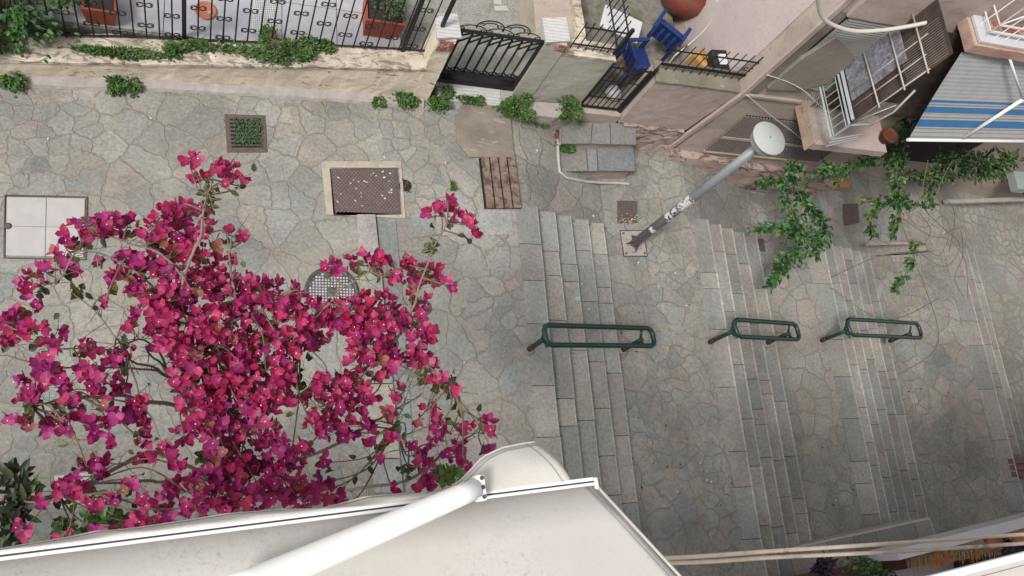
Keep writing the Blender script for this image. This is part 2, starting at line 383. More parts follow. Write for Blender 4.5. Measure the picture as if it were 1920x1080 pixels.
M['twig'] = basic('olive brown twig', (.16, .115, .075), .8, var=.35, scale=25)
M['litter'] = basic('dry litter', (1, 1, 1), .8, use_attr=True, var=.1, bump=0)

def fabric():
    m, nt, b = newmat('cream awning canvas'); k = N(nt); p = k.pos()
    f, _ = k.noise(p, 2.5, 5, .6); base = k.mix(k.ramp(f, [(.35, 0.0), (.65, 1.0)]), (.59, .56, .52, 1), (.64, .61, .57, 1))
    g, _ = k.noise(p, 75, 6, .8); gm, _ = k.noise(p, 3.1, 3, .6); base = k.mix(k.math('MULTIPLY', k.ramp(g, [(.52, 0.0), (.68, .7)]), k.ramp(gm, [(.42, .15), (.6, 1.0)])), base, (.34, .32, .29, 1))
    pp, _ = k.noise(p, 5, 7, .8); base = k.mix(k.ramp(pp, [(.52, 0.0), (.70, .35)]), base, (.47, .44, .40, 1))
    wv, _ = k.noise(p, 420, 2, .5); base = k.mix(1, base, k.ramp(wv, [(.3, .95), (.7, 1.04)]), 'MULTIPLY')
    k.link(base, b.inputs['Base Color']); b.inputs['Roughness'].default_value = .85; b.inputs['Specular IOR Level'].default_value = .2
    tr = k.n('ShaderNodeBsdfTranslucent'); k.link(base, tr.inputs[0]); mx = k.n('ShaderNodeMixShader'); mx.inputs[0].default_value = .15
    k.link(b.outputs[0], mx.inputs[1]); k.link(tr.outputs[0], mx.inputs[2]); k.link(mx.outputs[0], nt.nodes['Material Output'].inputs[0])
    k.link(k.bump(g, .08, .003), b.inputs['Normal'])
    return m
M['fabric'] = fabric()
def stripes():
    m, nt, b = newmat('striped awning canvas'); k = N(nt)
    u = k.n('ShaderNodeUVMap').outputs[0]; sx = k.n('ShaderNodeSeparateXYZ'); k.link(u, sx.inputs[0]); v = sx.outputs[1]
    st = k.n('ShaderNodeValToRGB'); k.link(v, st.inputs[0]); st.color_ramp.interpolation = 'CONSTANT'; e = st.color_ramp.elements
    W = (.43, .42, .415); G = (.25, .24, .235); B = (.045, .17, .36)
    stops = [(0, W), (.03, G), (.05, W), (.09, G), (.105, W), (.14, G), (.155, W), (.17, B), (.265, W), (.285, G), (.30, W), (.325, G), (.335, W), (.345, B), (.42, W), (.435, G), (.45, W), (.465, B), (.50, W), (.52, (.33, .35, .35))]
    while len(e) < len(stops): e.new(.99)
    for el, (a, c) in zip(e, stops): el.position = a; el.color = (*c, 1)
    fine = k.math('SINE', k.math('MULTIPLY', v, 150.0)); up_ = k.ramp(v, [(.51, 0.0), (.53, 1.0)])
    fin = k.mix(k.math('MULTIPLY', up_, k.ramp(k.math('ADD', k.math('MULTIPLY', fine, .5), .5), [(.3, 0.0), (.6, 1.0)])), st.outputs[0], (.42, .425, .42, 1))
    f, _ = k.noise(k.pos(), 7, 5, .6); fin = k.mix(1, fin, k.ramp(f, [(.3, .9), (.7, 1.06)]), 'MULTIPLY')
    k.link(fin, b.inputs['Base Color']); b.inputs['Roughness'].default_value = .8; return m
M['stripes'] = stripes()

# ------------------------------------------------------------------ vegetation helpers
def leaf(mb, c, direc, nrm, L, W, col, fold=.25):
    d_ = Vector(direc).normalized(); n = Vector(nrm); n = n - n.dot(d_) * d_
    n = n.normalized() if n.length > 1e-5 else d_.orthogonal().normalized()
    s = d_.cross(n); c = Vector(c)
    f = W * fold
    vs = [c, c + d_ * L * .35 + s * W * .5 + n * f, c + d_ * L * .75 + s * W * .36 + n * f * .6 - n * L * .05, c + d_ * L - n * L * .12,
          c + d_ * L * .75 - s * W * .36 + n * f * .6 - n * L * .05, c + d_ * L * .35 - s * W * .5 + n * f, c + d_ * L * .5]
    mb.add(vs, [(0, 1, 6), (1, 2, 6), (2, 3, 6), (3, 4, 6), (4, 5, 6), (5, 0, 6)], col, True)
def rvec(): return Vector((random.gauss(0, 1), random.gauss(0, 1), random.gauss(0, 1))).normalized()
def jit(c, a=.25):
    m = ru(1 - a, 1 + a); return (c[0] * m * ru(.93, 1.07), c[1] * m, c[2] * m * ru(.9, 1.1))
def clump(name, c, rx, ry, h, n, L, cols, label, cat, group=None, stems=True, shape='dome'):
    """a low plant: leaves spread through a lumpy dome, on short stems"""
    c = Vector(c); t = thing(name, c, label, cat, group)
    fo, st = MB(), MB()
    lob = [(ru(-.75, .75) * rx, ru(-.75, .75) * ry, ru(.15, .6)) for _ in range(8)]
    for i in range(n):
        lx, ly, lr = random.choice(lob)
        a = ru(0, 6.283); r = math.sqrt(rnd()) * lr * (1 if rnd() < .88 else 1.7)
        p = c + Vector((lx + math.cos(a) * r * rx, ly + math.sin(a) * r * ry, h * max(.1, 1 - r * r) * ru(.2, 1)))
        dd = (p - c) * Vector((1, 1, .4)); dd = Vector((p.x - c.x, p.y - c.y, ru(-.2, .5) * max(rx, ry))) + rvec() * .25 * max(rx, ry)
        leaf(fo, p, dd, Vector((0, 0, 1)) + rvec() * .5, L * ru(.6, 1.25), L * ru(.45, .7), jit(random.choice(cols)))
        if stems and i % 9 == 0: st.tube([c, (c + p) / 2 + Vector((0, 0, h * .15)), p], .0025 + L * .03, 4, smooth=False)
    fo.build('foliage', M['leaf'], t)
    if stems: st.build('stem', M['twig'], t)
    return t
GREEN = [(.045, .13, .022), (.065, .16, .03), (.03, .09, .018), (.09, .19, .04), (.12, .18, .05), (.05, .10, .025)]
DKGREEN = [(.02, .07, .02), (.03, .095, .028), (.045, .12, .035), (.07, .14, .05)]
OLIVE = [(.07, .085, .02), (.045, .05, .015), (.10, .12, .03)]

# ================================================================== GROUND
ZR = [(3.72, 0), (5.3, -.75), (6.75, -.75), (8.35, -1.5), (9.45, -1.5), (11.4, -2.4), (13.5, -2.4), (14.6, -2.85), (40, -5)]
YN = [(3.6, 4.13), (5.2, 4.28), (6.9, 4.5), (9.7, 4.62), (12.4, 4.86), (14, 5.1), (40, 6)]
def zr(x): return interp(x, ZR)
def zs(x):   # level of the stairs/landings
    if x < 3.95: return 0
    if x < 5.15: return 0
    if x < 8.2: return -.75
    return -1.5 if x < 11.2 else -2.4
def yn(x): return interp(x, YN)
FL = [([3.95, 4.25, 4.55, 4.86, 5.16], 0.0, .30), ([6.97, 7.27, 7.59, 7.90, 8.24], -.75, .33), ([9.67, 9.99, 10.31, 10.65, 10.99, 11.33], -1.5, .36), ([13.72, 14.1, 14.45], -2.4, .42)]
g = MB()
# upper street, landings
xs = [-14, 3.66]; g.add([(-14, -7, 0), (3.66, -7, 0), (3.66, 4.13, 0), (3.66, 9.5, 0), (-14, 9.5, 0)], [(0, 1, 2, 3, 4)])
lands = [(5.165, 6.66, -.75), (8.245, 9.30, -1.5), (11.335, 13.28, -2.4), (14.455, 40, -2.85)]
for a, b_, z in lands:
    g.add([(a - .02, -7, z), (b_ + .02, -7, z), (b_ + .02, yn(b_), z), (a - .02, yn(a), z)], [(0, 1, 2, 3)])
# far apron to the horizon
# ramp along the houses
xx = [3.66 + i * .2 for i in range(0, 130)]
for a, b_ in zip(xx, xx[1:]):
    za, zb = zr(a), zr(b_)
    g.add([(a, yn(a), za), (b_, yn(b_), zb), (b_, 9.5, zb), (a, 9.5, za)], [(0, 1, 2, 3)])
    g.add([(a, yn(a), za), (b_, yn(b_), zb), (b_, yn(b_), zb - .6), (a, yn(a), za - .6)], [(3, 2, 1, 0)])
    for s0, e0, zz in lands:  # low side wall where landing is above / below the ramp
        pass
go = g.build('ground', M['paving']); go['kind'] = 'structure'
far = MB(); far.quad((-120, -120, -5.3), (160, -120, -5.3), (160, 120, -5.3), (-120, 120, -5.3)); o = far.build('terrain', M['mortar']); o['kind'] = 'structure'
# side walls of the upper street plate
# steps: one mesh of slabs per flight
SL = [(.245, .25, .23), (.27, .268, .245), (.295, .28, .25), (.255, .258, .24), (.315, .295, .26), (.24, .248, .23), (.28, .262, .24), (.305, .285, .255), (.265, .268, .25)]
SLR = [(.265, .245, .225), (.25, .248, .23), (.29, .26, .235), (.245, .243, .23), (.28, .262, .24)]
for fi, (nos, ztop, dep) in enumerate(FL):
    s = MB()
    pal = SL if fi < 1 else SL + SLR * 2
    for i, x in enumerate(nos):
        z = ztop - .15 * i
        back = (x - dep) if i == 0 else nos[i - 1] - .012
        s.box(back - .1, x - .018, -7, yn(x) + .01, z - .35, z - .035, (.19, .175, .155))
        y = yn(x) + (.02 if i else .03)
        while y > -7:
            ln = ru(.42, .98) if rnd() < .85 else ru(.2, .35)
            c0_ = random.choice(pal); m_v = ru(.88, 1.1); c = tuple(q_ * m_v for q_ in c0_)
            dz = ru(-.002, .002)
            j = ru(0, .006)
            x0, x1 = back + ru(0, .006) + .004, x + ru(-.006, .006)
            if i == 0 and rnd() < .25: x0 += ru(-.03, .03)
            s.hexa([(x0, y - ln + .004, z - .045), (x1 + j, y - ln + .004, z - .045), (x1, y - .004, z - .045), (x0, y - .004, z - .045),
                    (x0, y - ln + .004, z + dz), (x1 + j, y - ln + .004, z + dz), (x1, y - .004, z + dz), (x0, y - .004, z + dz)], c)
            wn_ = .016 if fi == 0 else .026  # pale nosing strip: edge highlight put into the colour, along with wear
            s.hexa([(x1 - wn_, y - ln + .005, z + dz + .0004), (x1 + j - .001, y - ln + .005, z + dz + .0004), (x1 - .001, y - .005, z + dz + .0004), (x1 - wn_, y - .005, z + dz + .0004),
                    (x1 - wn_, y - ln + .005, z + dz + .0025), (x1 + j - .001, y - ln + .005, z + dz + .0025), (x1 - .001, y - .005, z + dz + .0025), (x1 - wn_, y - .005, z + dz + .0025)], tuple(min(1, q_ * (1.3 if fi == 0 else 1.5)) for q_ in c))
            y -= ln
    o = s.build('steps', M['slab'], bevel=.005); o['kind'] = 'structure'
# dark risers / mortar under the noses are part of the body boxes above

# low step beside the round manhole: two strips of slabs (a drop runs through the upper street)
s = MB()
for q in [((668, 405), (702, 405), (712, 500), (672, 500)), ((672, 502), (713, 502), (720, 585), (676, 585)), ((676, 587), (722, 587), (735, 720), (684, 720)), ((686, 722), (735, 722), (748, 860), (694, 860)), ((696, 862), (748, 862), (755, 925), (700, 925))]:
    s.prism([P(*a).xy for a in q], .004, .055, jit(random.choice(SL), .06))
for q in [((706, 410), (741, 410), (752, 520), (715, 520)), ((716, 522), (752, 522), (765, 700), (727, 700)), ((728, 702), (765, 702), (780, 900), (745, 900))]:
    s.prism([P(*a).xy for a in q], .004, .012, jit((.22, .235, .225), .06))
o = s.build('steps', M['slab'], bevel=.004); o['kind'] = 'structure'
# slabs bordering the top of the stairs
s = MB()
for q in [((772, 398), (812, 398), (814, 442), (774, 445)), ((895, 394), (958, 394), (962, 440), (905, 442)), ((818, 400), (890, 396), (894, 440), (820, 442))]:
    s.prism([P(*a).xy for a in q], -.01, .008, jit(random.choice(SL), .06))
o = s.build('pavement', M['slab'], bevel=.003); o['kind'] = 'structure'

# ================================================================== COVERS, GRATES, SLABS IN THE STREET
def flat(name, px, z0, z1, mat, label, cat, group=None, zb=0.0, bevel=.004):
    m_ = MB(); m_.prism([P(a, b, zb).xy for a, b in px], zb + z0, zb + z1); o = m_.build(name, mat, bevel=bevel); return tag(o, label, cat, group)
# marble hatch at left
c = P(86, 427); t = thing('access_hatch', c, 'pale marble square hatch of four tiles with a thin steel rim', 'hatch')
q = [P(10, 367), P(163, 370), P(160, 487), P(8, 484)]
m_ = MB()
A, B, C_, D = q
for i in range(2):
    for j in range(2):
        def bl(u, v): return (A.lerp(B, u)).lerp(D.lerp(C_, u), v)
        e = .03; u0, v0 = .02 + i * .482, .03 + j * .470
        m_.prism([bl(u0, v0).xy, bl(u0 + .475, v0).xy, bl(u0 + .475, v0 + .465).xy, bl(u0, v0 + .465).xy], .002, .014, (1, 1, 1))
m_.build('marble_tile', M['plate'], t, bevel=.002)
m_ = MB(); m_.tube([(p.x, p.y, .008) for p in q], .012, 4, close=True); m_.build('rim', M['rust'], t)
m_ = MB(); m_.lathe(P(15, 424, .012), [(.02, 0), (.035, .006), (.02, .012)], 10); m_.build('lifting_ring', M['rust'], t)
# small marble square at lower left
flat('access_hatch', [(102, 892), (170, 885), (173, 947), (105, 954)], .003, .014, M['plate'], 'small white marble square half hidden under pink blossom, lower left', 'hatch')
# drain grate with weeds
qs = [(421, 215), (497, 217), (501, 286), (426, 286)]
c = P(461, 250); t = thing('drain_grate', c, 'square iron drain grate in the paving overgrown by green weeds', 'drain grate')
A, B, C_, D = [P(*a) for a in qs]
m_ = MB(); m_.prism([a.xy for a in (A, B, C_, D)], -.1, .003); m_.build('pit', M['dark'], t)
m_ = MB()
def bl4(u, v): return (A.lerp(B, u)).lerp(D.lerp(C_, u), v)
def strip4(mb, u0, u1, v0, v1, z0, z1, col=None): mb.prism([bl4(u0, v0).xy, bl4(u1, v0).xy, bl4(u1, v1).xy, bl4(u0, v1).xy], z0, z1, col)
for a in [(0, 1, 0, .12), (0, 1, .88, 1), (0, .12, .12, .88), (.88, 1, .12, .88)]: strip4(m_, *a, .0, .012)
m_.build('frame', M['rust'], t, bevel=.002)
m_ = MB()
for i in range(7): strip4(m_, .12, .88, .16 + i * .105, .21 + i * .105, .004, .010)
m_.build('grille', M['rust'], t)
fo = MB()
for i in range(620):
    p = bl4(ru(.2, .88), ru(.12, .86)) + Vector((0, 0, ru(.01, .045)))
    leaf(fo, p, rvec() + Vector((0, 0, .4)), Vector((0, 0, 1)) + rvec() * .4, ru(.014, .028), ru(.01, .016), jit(random.choice([(.04, .11, .035), (.06, .14, .05), (.09, .18, .07)])))
o = fo.build('weed', M['leaf']); o.location = (0, 0, 0); tag(o, 'tiny leaved green weeds filling the square drain grate', 'weeds')
# big rectangular manhole in a cement frame
c = P(683, 358); t = thing('manhole_cover', c, 'rectangular rusty chequered manhole cover in a cement frame', 'manhole cover')
O = [P(*a) for a in [(602, 303), (752, 303), (760, 410), (612, 403)]]
A, B, C_, D = O
m_ = MB()
for a in [(0, 1, 0, .12), (0, .11, .12, 1), (.965, 1, .12, 1), (.11, .965, .93, 1)]: strip4(m_, *a, .0, .012, (1, 1, 1))
m_.build('cement_frame', M['cement'], t, bevel=.004)
A, B, C_, D = [P(*a) for a in [(618, 317), (745, 315), (751, 403), (625, 405)]]
m_ = MB(); mt2 = MB(); m_.prism([a.xy for a in (A, B, C_, D)], .002, .012)
for i in range(34):
    for j in range(22):
        if (i + j) % 2: strip4(mt2, .04 + i * .027, .04 + i * .027 + .02, .05 + j * .041, .05 + j * .041 + .028, .012, .0165)
lid = m_.build('lid', M['rust'], t); mt2.build('tread_pattern', basic('worn studs with painted relief', (.19, .15, .145), .6, .3, var=.3, scale=25), lid)  # paler studs: light on their relief is put into the colour
# round manhole under the blossom
c = P(622, 548); t = thing('manhole_cover', c, 'round cast iron manhole cover with a shiny chequered pattern, partly under blossom', 'manhole cover')
R0 = (P(570, 548) - c).length
m_ = MB(); m_.lathe(c + Vector((0, 0, .002)), [(R0, 0), (R0, .012), (R0 * .88, .012), (R0 * .87, .006)], 48); m_.build('frame', M['darkiron'], t)
m_ = MB(); mt2 = MB(); m_.lathe(c + Vector((0, 0, .004)), [(R0 * .85, 0), (R0 * .85, .009)], 48)
st = R0 / 9
for i in range(-8, 9):
    for j in range(-8, 9):
        r = math.hypot(i, j) * st
        if r < R0 * .8 and r > R0 * .22: mt2.box(c.x + i * st - st * .3, c.x + i * st + st * .3, c.y + j * st - st * .3, c.y + j * st + st * .3, .013, .017)
m_.lathe(c + Vector((0, 0, .013)), [(R0 * .18, 0), (R0 * .16, .005), (R0 * .1, .005)], 24)
lid = m_.build('lid', M['darkiron'], t); mt2.build('tread_pattern', basic('iron with painted sheen', (.52, .49, .50), .45, .3, var=.35, scale=12), lid)  # bright stud colour stands in for the missing metal sheen
# small round steel drain
c = P(793, 577); t = thing('floor_drain', c, 'small round polished steel drain set in the paving beside the blossom', 'drain')
m_ = MB(); m_.lathe(c, [(.10, .001), (.10, .008), (.085, .012), (.08, .005)], 32); m_.build('rim', M['darkiron'], t)
m_ = MB(); m_.lathe(c, [(.078, .003), (.078, .007), (.05, .014), (.02, .02)], 24)
for k_ in range(8):
    a = k_ * .785; m_.box(c.x + .055 * math.cos(a) - .01, c.x + .055 * math.cos(a) + .01, c.y + .055 * math.sin(a) - .01, c.y + .055 * math.sin(a) + .01, .012, .022)
m_.build('grid', M['steel'], t)
# dark valve hole by manhole
c = P(760, 348); t = thing('valve_box', c, 'small dark open valve hole full of dead leaves beside the rectangular cover', 'valve box')
m_ = MB(); m_.lathe(c, [(.075, .001), (.075, .006)], 20); m_.build('pit', M['dark'], t)
m_ = MB()
for i in range(26):
    p = c + Vector((ru(-.06, .05), ru(-.08, .09), .008)); leaf(m_, p, rvec() * Vector((1, 1, .2)), Vector((0, 0, 1)), ru(.02, .045), .018, jit((.09, .045, .025)))
m_.build('dead_leaves', M['leaf'], t)
# concrete patch slab and wooden slats
flat('concrete_slab', [(868, 196), (940, 194), (955, 215), (964, 297), (878, 296), (872, 288), (856, 268), (853, 215)], .0, .03, M['concrete'], 'rough brown concrete slab lying below the black gate', 'concrete slab')
c = P(938, 345); t = thing('duckboard', c, 'four weathered brown timber slats laid side by side over a gutter', 'wooden boards')
A, B, C_, D = [P(*a) for a in [(901, 297), (964, 297), (976, 392), (912, 392)]]
m_ = MB(); strip4(m_, -.06, 1.01, 0, 1, .001, .006); m_.build('recess', M['dark'], t)
for i in range(4):
    m_ = MB(); e = ru(-.01, .01); strip4(m_, i * .26, i * .26 + .215, 0.003 + e, 1 + e, .008, .04); m_.build('slat', M['wood'], t, bevel=.004, rough=.003, cut=.06)
# small covers
def onramp(px, py):
    z = 0.0
    for _ in range(8): z = zr(P(px, py, z).x)
    return z
def cover(px4, zb, label, mat='rust', nm='manhole_cover'):
    return flat(nm, px4, .004, .014, M[mat], label, 'small cover', zb=zb)
zc = onramp(1176, 397)
def rampflat(name, pts, mat, label, cat, th=.012, lift=.006):
    m_ = MB(); q = []
    for a in pts:
        z = 0
        for _ in range(8): z = zr(P(*a, z).x)
        q.append(P(*a, z + lift))
    up_ = Vector((0, 0, th)); m_.hexa([*q[::-1], *[p + up_ for p in q[::-1]]]); return tag(m_.build(name, mat, bevel=.002), label, cat)
rampflat('manhole_cover', [(1157, 377), (1194, 377), (1195, 418), (1158, 419)], M['rust'], 'small dark red square cover just above the lamp post foot', 'small cover')
rampflat('manhole_cover', [(1580, 383), (1608, 382), (1611, 418), (1583, 424)], M['rust'], 'small dark rusty cover beneath the hanging vine at the right', 'small cover')
rampflat('floor_tile', [(1417, 449), (1431, 448), (1435, 471), (1421, 472)], M['rust'], 'little dark red tile at the end of the middle steps', 'tile')

# steps up to the yard gate
m_ = MB()
def slabpx(mb, pts, z, th, col):
    mb.prism([P(*a, z).xy for a in pts], z - th, z, col)
for pts, z in [(((1056, 229), (1110, 230), (1107, 269), (1053, 269)), -.2), (((1112, 230), (1143, 230), (1144, 270), (1109, 269)), -.2), (((1145, 230), (1193, 231), (1193, 271), (1146, 270)), -.2),
               (((1054, 277), (1098, 276), (1102, 320), (1054, 321)), -.40), (((1100, 276), (1118, 276), (1121, 320), (1104, 320)), -.40), (((1120, 276), (1188, 277), (1191, 320), (1123, 320)), -.40)]:
    slabpx(m_, pts, z, .035, jit(random.choice([(.17, .18, .17), (.20, .205, .19), (.23, .215, .185)]), .08))
o = m_.build('steps', M['slab'], bevel=.004); o['kind'] = 'structure'
m_ = MB()
a1 = [P(*a, -.235) for a in ((1056, 229), (1193, 231), (1192, 269), (1054, 267))]; m_.prism([p.xy for p in a1], -.9, -.237)
a2 = [P(*a, -.435) for a in ((1056, 277), (1188, 277), (1188, 317), (1056, 317))]; m_.prism([p.xy for p in a2], -.9, -.437)
o = m_.build('steps', M['pink'], rough=.008, cut=.1); o['kind'] = 'structure'
# white mortar upstand round those steps
m_ = MB(); pts = []
for a in [(1046, 262), (1047, 295), (1049, 322), (1062, 333), (1100, 341), (1150, 343), (1182, 345)]:
    z = onramp(*a); pts.append(P(*a, z + .03))
m_.tube(pts, .022, 6); o = m_.build('kerb', M['kerbmortar'], rough=.006, cut=.06); tag(o, 'thin pale mortar kerb curving round the two slate steps', 'kerb')
# reddish dead leaves strip
m_ = MB()
for i in range(150):
    t_ = rnd(); px, py = lerp(1046, 1048, t_) + ru(-6, 7), lerp(238, 275, t_)
    z = onramp(px, py); leaf(m_, P(px, py, z + .012 + ru(0, .02)), rvec() * Vector((1, 1, .2)), Vector((0, 0, 1)) + rvec() * .3, ru(.02, .05), ru(.012, .022), jit(random.choice([(.22, .06, .03), (.14, .05, .03), (.4, .3, .24), (.10, .05, .03)])))
tag(m_.build('dead_leaves', M['leaf'], kind='stuff'), 'drift of rust red dead leaves beside the slate steps', 'dead leaves')
# kerb line on the stairs' north side, lower, and pale kerb to the far right
m_ = MB()
pts = [P(1625, 458, -1.95), P(1680, 457, -2.1), P(1735, 456, -2.3)]
for a, b_ in zip(pts, pts[1:]):
    m_.obox((a + b_) / 2, (b_ - a) / 2, Vector((0, .025, 0)), Vector((0, 0, .025)))
tag(m_.build('kerb', M['pinkold'], rough=.01, cut=.15), 'low reddish kerb beside the lowest steps under the vine', 'kerb')
m_ = MB()
a, b_ = P(1772, 379, -2.35), P(2050, 370, -2.6)
m_.obox((a + b_) / 2, (b_ - a) / 2, Vector((0, .04, 0)), Vector((0, 0, .035)))
m_.build('kerb', M['kerb'], rough=.01, cut=.2); tag([o_ for o_ in COL.objects if o_.name.startswith('kerb')][-1], 'long pale stone kerb at the far right edge', 'kerb')

# litter: butts, petals, pebbles
m_ = MB()
for (px, py, z) in [(1091, 532, -.3), (1048, 588, -.15), (1104, 580, -.3), (1266, 512, -.75), (1287, 573, -.75), (1235, 537, -.75), (1113, 405, -.5), (1325, 900, -.75), (1415, 910, -1.1), (1197, 492, -.75), (1313, 868, -.75), (1334, 903, -.75), (1270, 922, -.75), (1568, 938, -1.5), (1490, 945, -1.5), (720, 294, 0), (706, 276, 0), (910, 420, 0), (835, 305, 0), (1007, 282, 0), (640, 175, 0), (118, 165, 0), (140, 180, 0), (90, 260, 0), (283, 222, 0), (870, 680, 0)]:
    p = P(px, py, z + .008); s_ = ru(.007, .015); a = ru(0, 3.1)
    v = Vector((math.cos(a), math.sin(a), 0)); m_.obox(p, v * s_, v.orthogonal().normalized().cross(v) * s_ * .2 + Vector((-v.y, v.x, 0)) * s_ * .45, Vector((0, 0, .004)), (.68, .66, .62))
for i in range(60):
    px, py = ru(950, 1880), ru(500, 960)
    x = P(px, py, -.8).x; z = -.0 if x < 3.9 else None
    if z is None:
        for a_, b2, zz in lands:
            pz = P(px, py, zz)
            if a_ < pz.x < b2: z = zz
    if z is None: continue
    m_.lathe(P(px, py, z + .002), [(ru(.008, .016), 0), (.006, .008)], 6, (.025, .02, .018))
for i in range(26):
    z = .016; A_, B_, C2, D_ = [P(*a) for a in [(618, 317), (745, 315), (751, 403), (625, 405)]]
    u, v = ru(.05, .95), ru(.05, .85); p = A_.lerp(B_, u).lerp(D_.lerp(C2, u), v) + Vector((0, 0, z)); s_ = ru(.005, .012)
    m_.obox(p, Vector((s_, s_ * ru(-.5, .5), 0)), Vector((-s_ * .3, s_ * ru(.4, .8), 0)), Vector((0, 0, .003)), (.62, .58, .55))
for i in range(90):
    px, py = random.gauss(1175, 16), random.gauss(413, 5); 
    if rnd() < .5: px, py = random.gauss(1186, 12), random.gauss(455, 9)
    z = -.75 if py > 430 else onramp(px, py)
    p = P(px, py, z + .03); s_ = ru(.005, .012); m_.obox(p, Vector((s_, 0, 0)), Vector((0, s_ * .5, 0)), Vector((0, 0, .003)), random.choice([(.5, .38, .3), (.6, .55, .5), (.3, .15, .09)]))
tag(m_.build('litter', M['litter'], kind='stuff'), 'scattered cigarette ends, petals and dark specks on the paving', 'litter')
flat('paper_scrap', [(1079, 556), (1087, 556), (1087, 563), (1079, 564)], .003, .006, basic('pale blue paper', (.25, .42, .50), .8), 'tiny pale blue paper square on the first steps', 'paper scrap', zb=-.30, bevel=0)

# ================================================================== NORTH WALL, FENCE, GATE
WB = [(-60, 143), (0, 145), (240, 152), (400, 160), (640, 175), (790, 188)]
WT = [(-60, 111), (0, 112), (240, 118), (400, 121), (640, 125), (790, 129)]
WK = [(-60, 66), (0, 68), (240, 70), (400, 78), (640, 88), (790, 96)]
def zsolve(base, top):
    Bp = P(*base, 0); v = ray(*top); s_ = (v.x * Bp.x + v.y * Bp.y) / (v.x ** 2 + v.y ** 2)
    return CAMZ + s_ * v.z
def ywall(x): return interp(x, WY)
WY = []; HT = []; YB = []
for a, t_, k_ in zip(WB, WT, WK):
    p = P(*a); WY.append((p.x, p.y))
for t_, k_ in zip(WT, WK):
    # top edge height such that it stands on the wall line
    z = .3
    for _ in range(30):
        p = P(*t_, z); z += (p.y - ywall(p.x)) * .8
    HT.append((P(*t_, z).x, z)); YB.append((P(*k_, z).x, P(*k_, z).y))
print('wall heights', [round(h, 2) for _, h in HT])
def zwall(x): return interp(x, HT)
def yback(x): return interp(x, YB)
XE = P(790, 188).x
XS = -6.0
cur = XS; secs = []
while cur < XE: secs.append(cur); cur += .3
secs.append(XE + .02)
t = thing('garden_wall', (-1, ywall(-1), 0), 'long low cream plaster wall under the black iron fence, left side', 'wall')
m_ = MB(); mt = MB(); mk = MB()
for a, b_ in zip(secs, secs[1:]):
    ya0, yb0, ya1, yb1 = ywall(a), ywall(b_), yback(a), yback(b_)
    za, zb = zwall(a), zwall(b_)
    m_.add([(a, ya0, -.05), (b_, yb0, -.05), (b_, yb0, zb - .03), (a, ya0, za - .03), ], [(0, 1, 2, 3)])
    mt.add([(a, ya0 - .015, za - .035), (b_, yb0 - .015, zb - .035), (b_, yb0 - .012, zb), (a, ya0 - .012, za)], [(0, 1, 2, 3)])
    mt.add([(a, ya0 - .012, za), (b_, yb0 - .012, zb), (b_, yb1 + .03, zb + .01), (a, ya1 + .03, za + .01)], [(0, 1, 2, 3)])
    mk.add([(a, ya0 - .12, .0), (b_, yb0 - .12, .0), (b_, yb0 - .10, .035), (a, ya0 - .10, .035)], [(0, 1, 2, 3)])
    mk.add([(a, ya0 - .10, .035), (b_, yb0 - .10, .035), (b_, yb0, .05), (a, ya0, .05)], [(0, 1, 2, 3)])
for mb_, nm, mat, rr in ((m_, 'face', 'wall', .014), (mt, 'coping', 'walltop', .012), (mk, 'plinth', 'kerb', .016)):
    mb_.build(nm, M[mat], t, rough=rr, cut=.1, nscale=4)
# courtyard floor (tiles) and path
zc_ = .46
m_ = MB(); x0c = -6.0; xr = P(835, 60, zc_).x
def tiles(mb, x0, x1, y0, y1, z, st, gap=.008, th=.02):
    x = x0
    while x < x1:
        y = y0
        while y < y1:
            mb.box(x, min(x + st, x1) - gap, y, min(y + st, y1) - gap, z - th, z, None); y += st
        x += st
tiles(m_, x0c, P(745, 76, zc_).x, 5.72, 11, zc_, .62)
o = m_.build('courtyard_paving', M['tile']); o['kind'] = 'structure'
m_ = MB(); m_.box(-6, P(745, 76, zc_).x, 5.70, 11, .2, zc_ - .022); o = m_.build('courtyard', M['mortar']); o['kind'] = 'structure'
zp = .14; xr2_path = 3.9
m_ = MB(); m_.box(P(745, 76, zc_).x + .002, xr2_path, 5.80, 11, -.2, zp, None); o = m_.build('path', M['pebble']); o['kind'] = 'structure'
m_ = MB(); m_.box(P(745, 76, zc_).x - .05, P(745, 76, zc_).x + .02, 5.72, 11, zp, zc_ + .06); o = tag(m_.build('courtyard_edge', M['kerb'], rough=.006, cut=.2), 'low pale edging between tiled courtyard and speckled path', 'edging')
# marble pieces in path
for i, pts in enumerate([((925, -6), (940, -6), (940, 10), (926, 9)), ((926, 12), (948, 11), (954, 21), (928, 21))]):
    m_ = MB(); m_.prism([P(*a, zp).xy for a in pts], zp, zp + .012); tag(m_.build('stone_tile', M['plate']), ['pale stone tile at the top edge of the speckled path', 'second pale stone tile just below the first on the path'][i], 'tile')

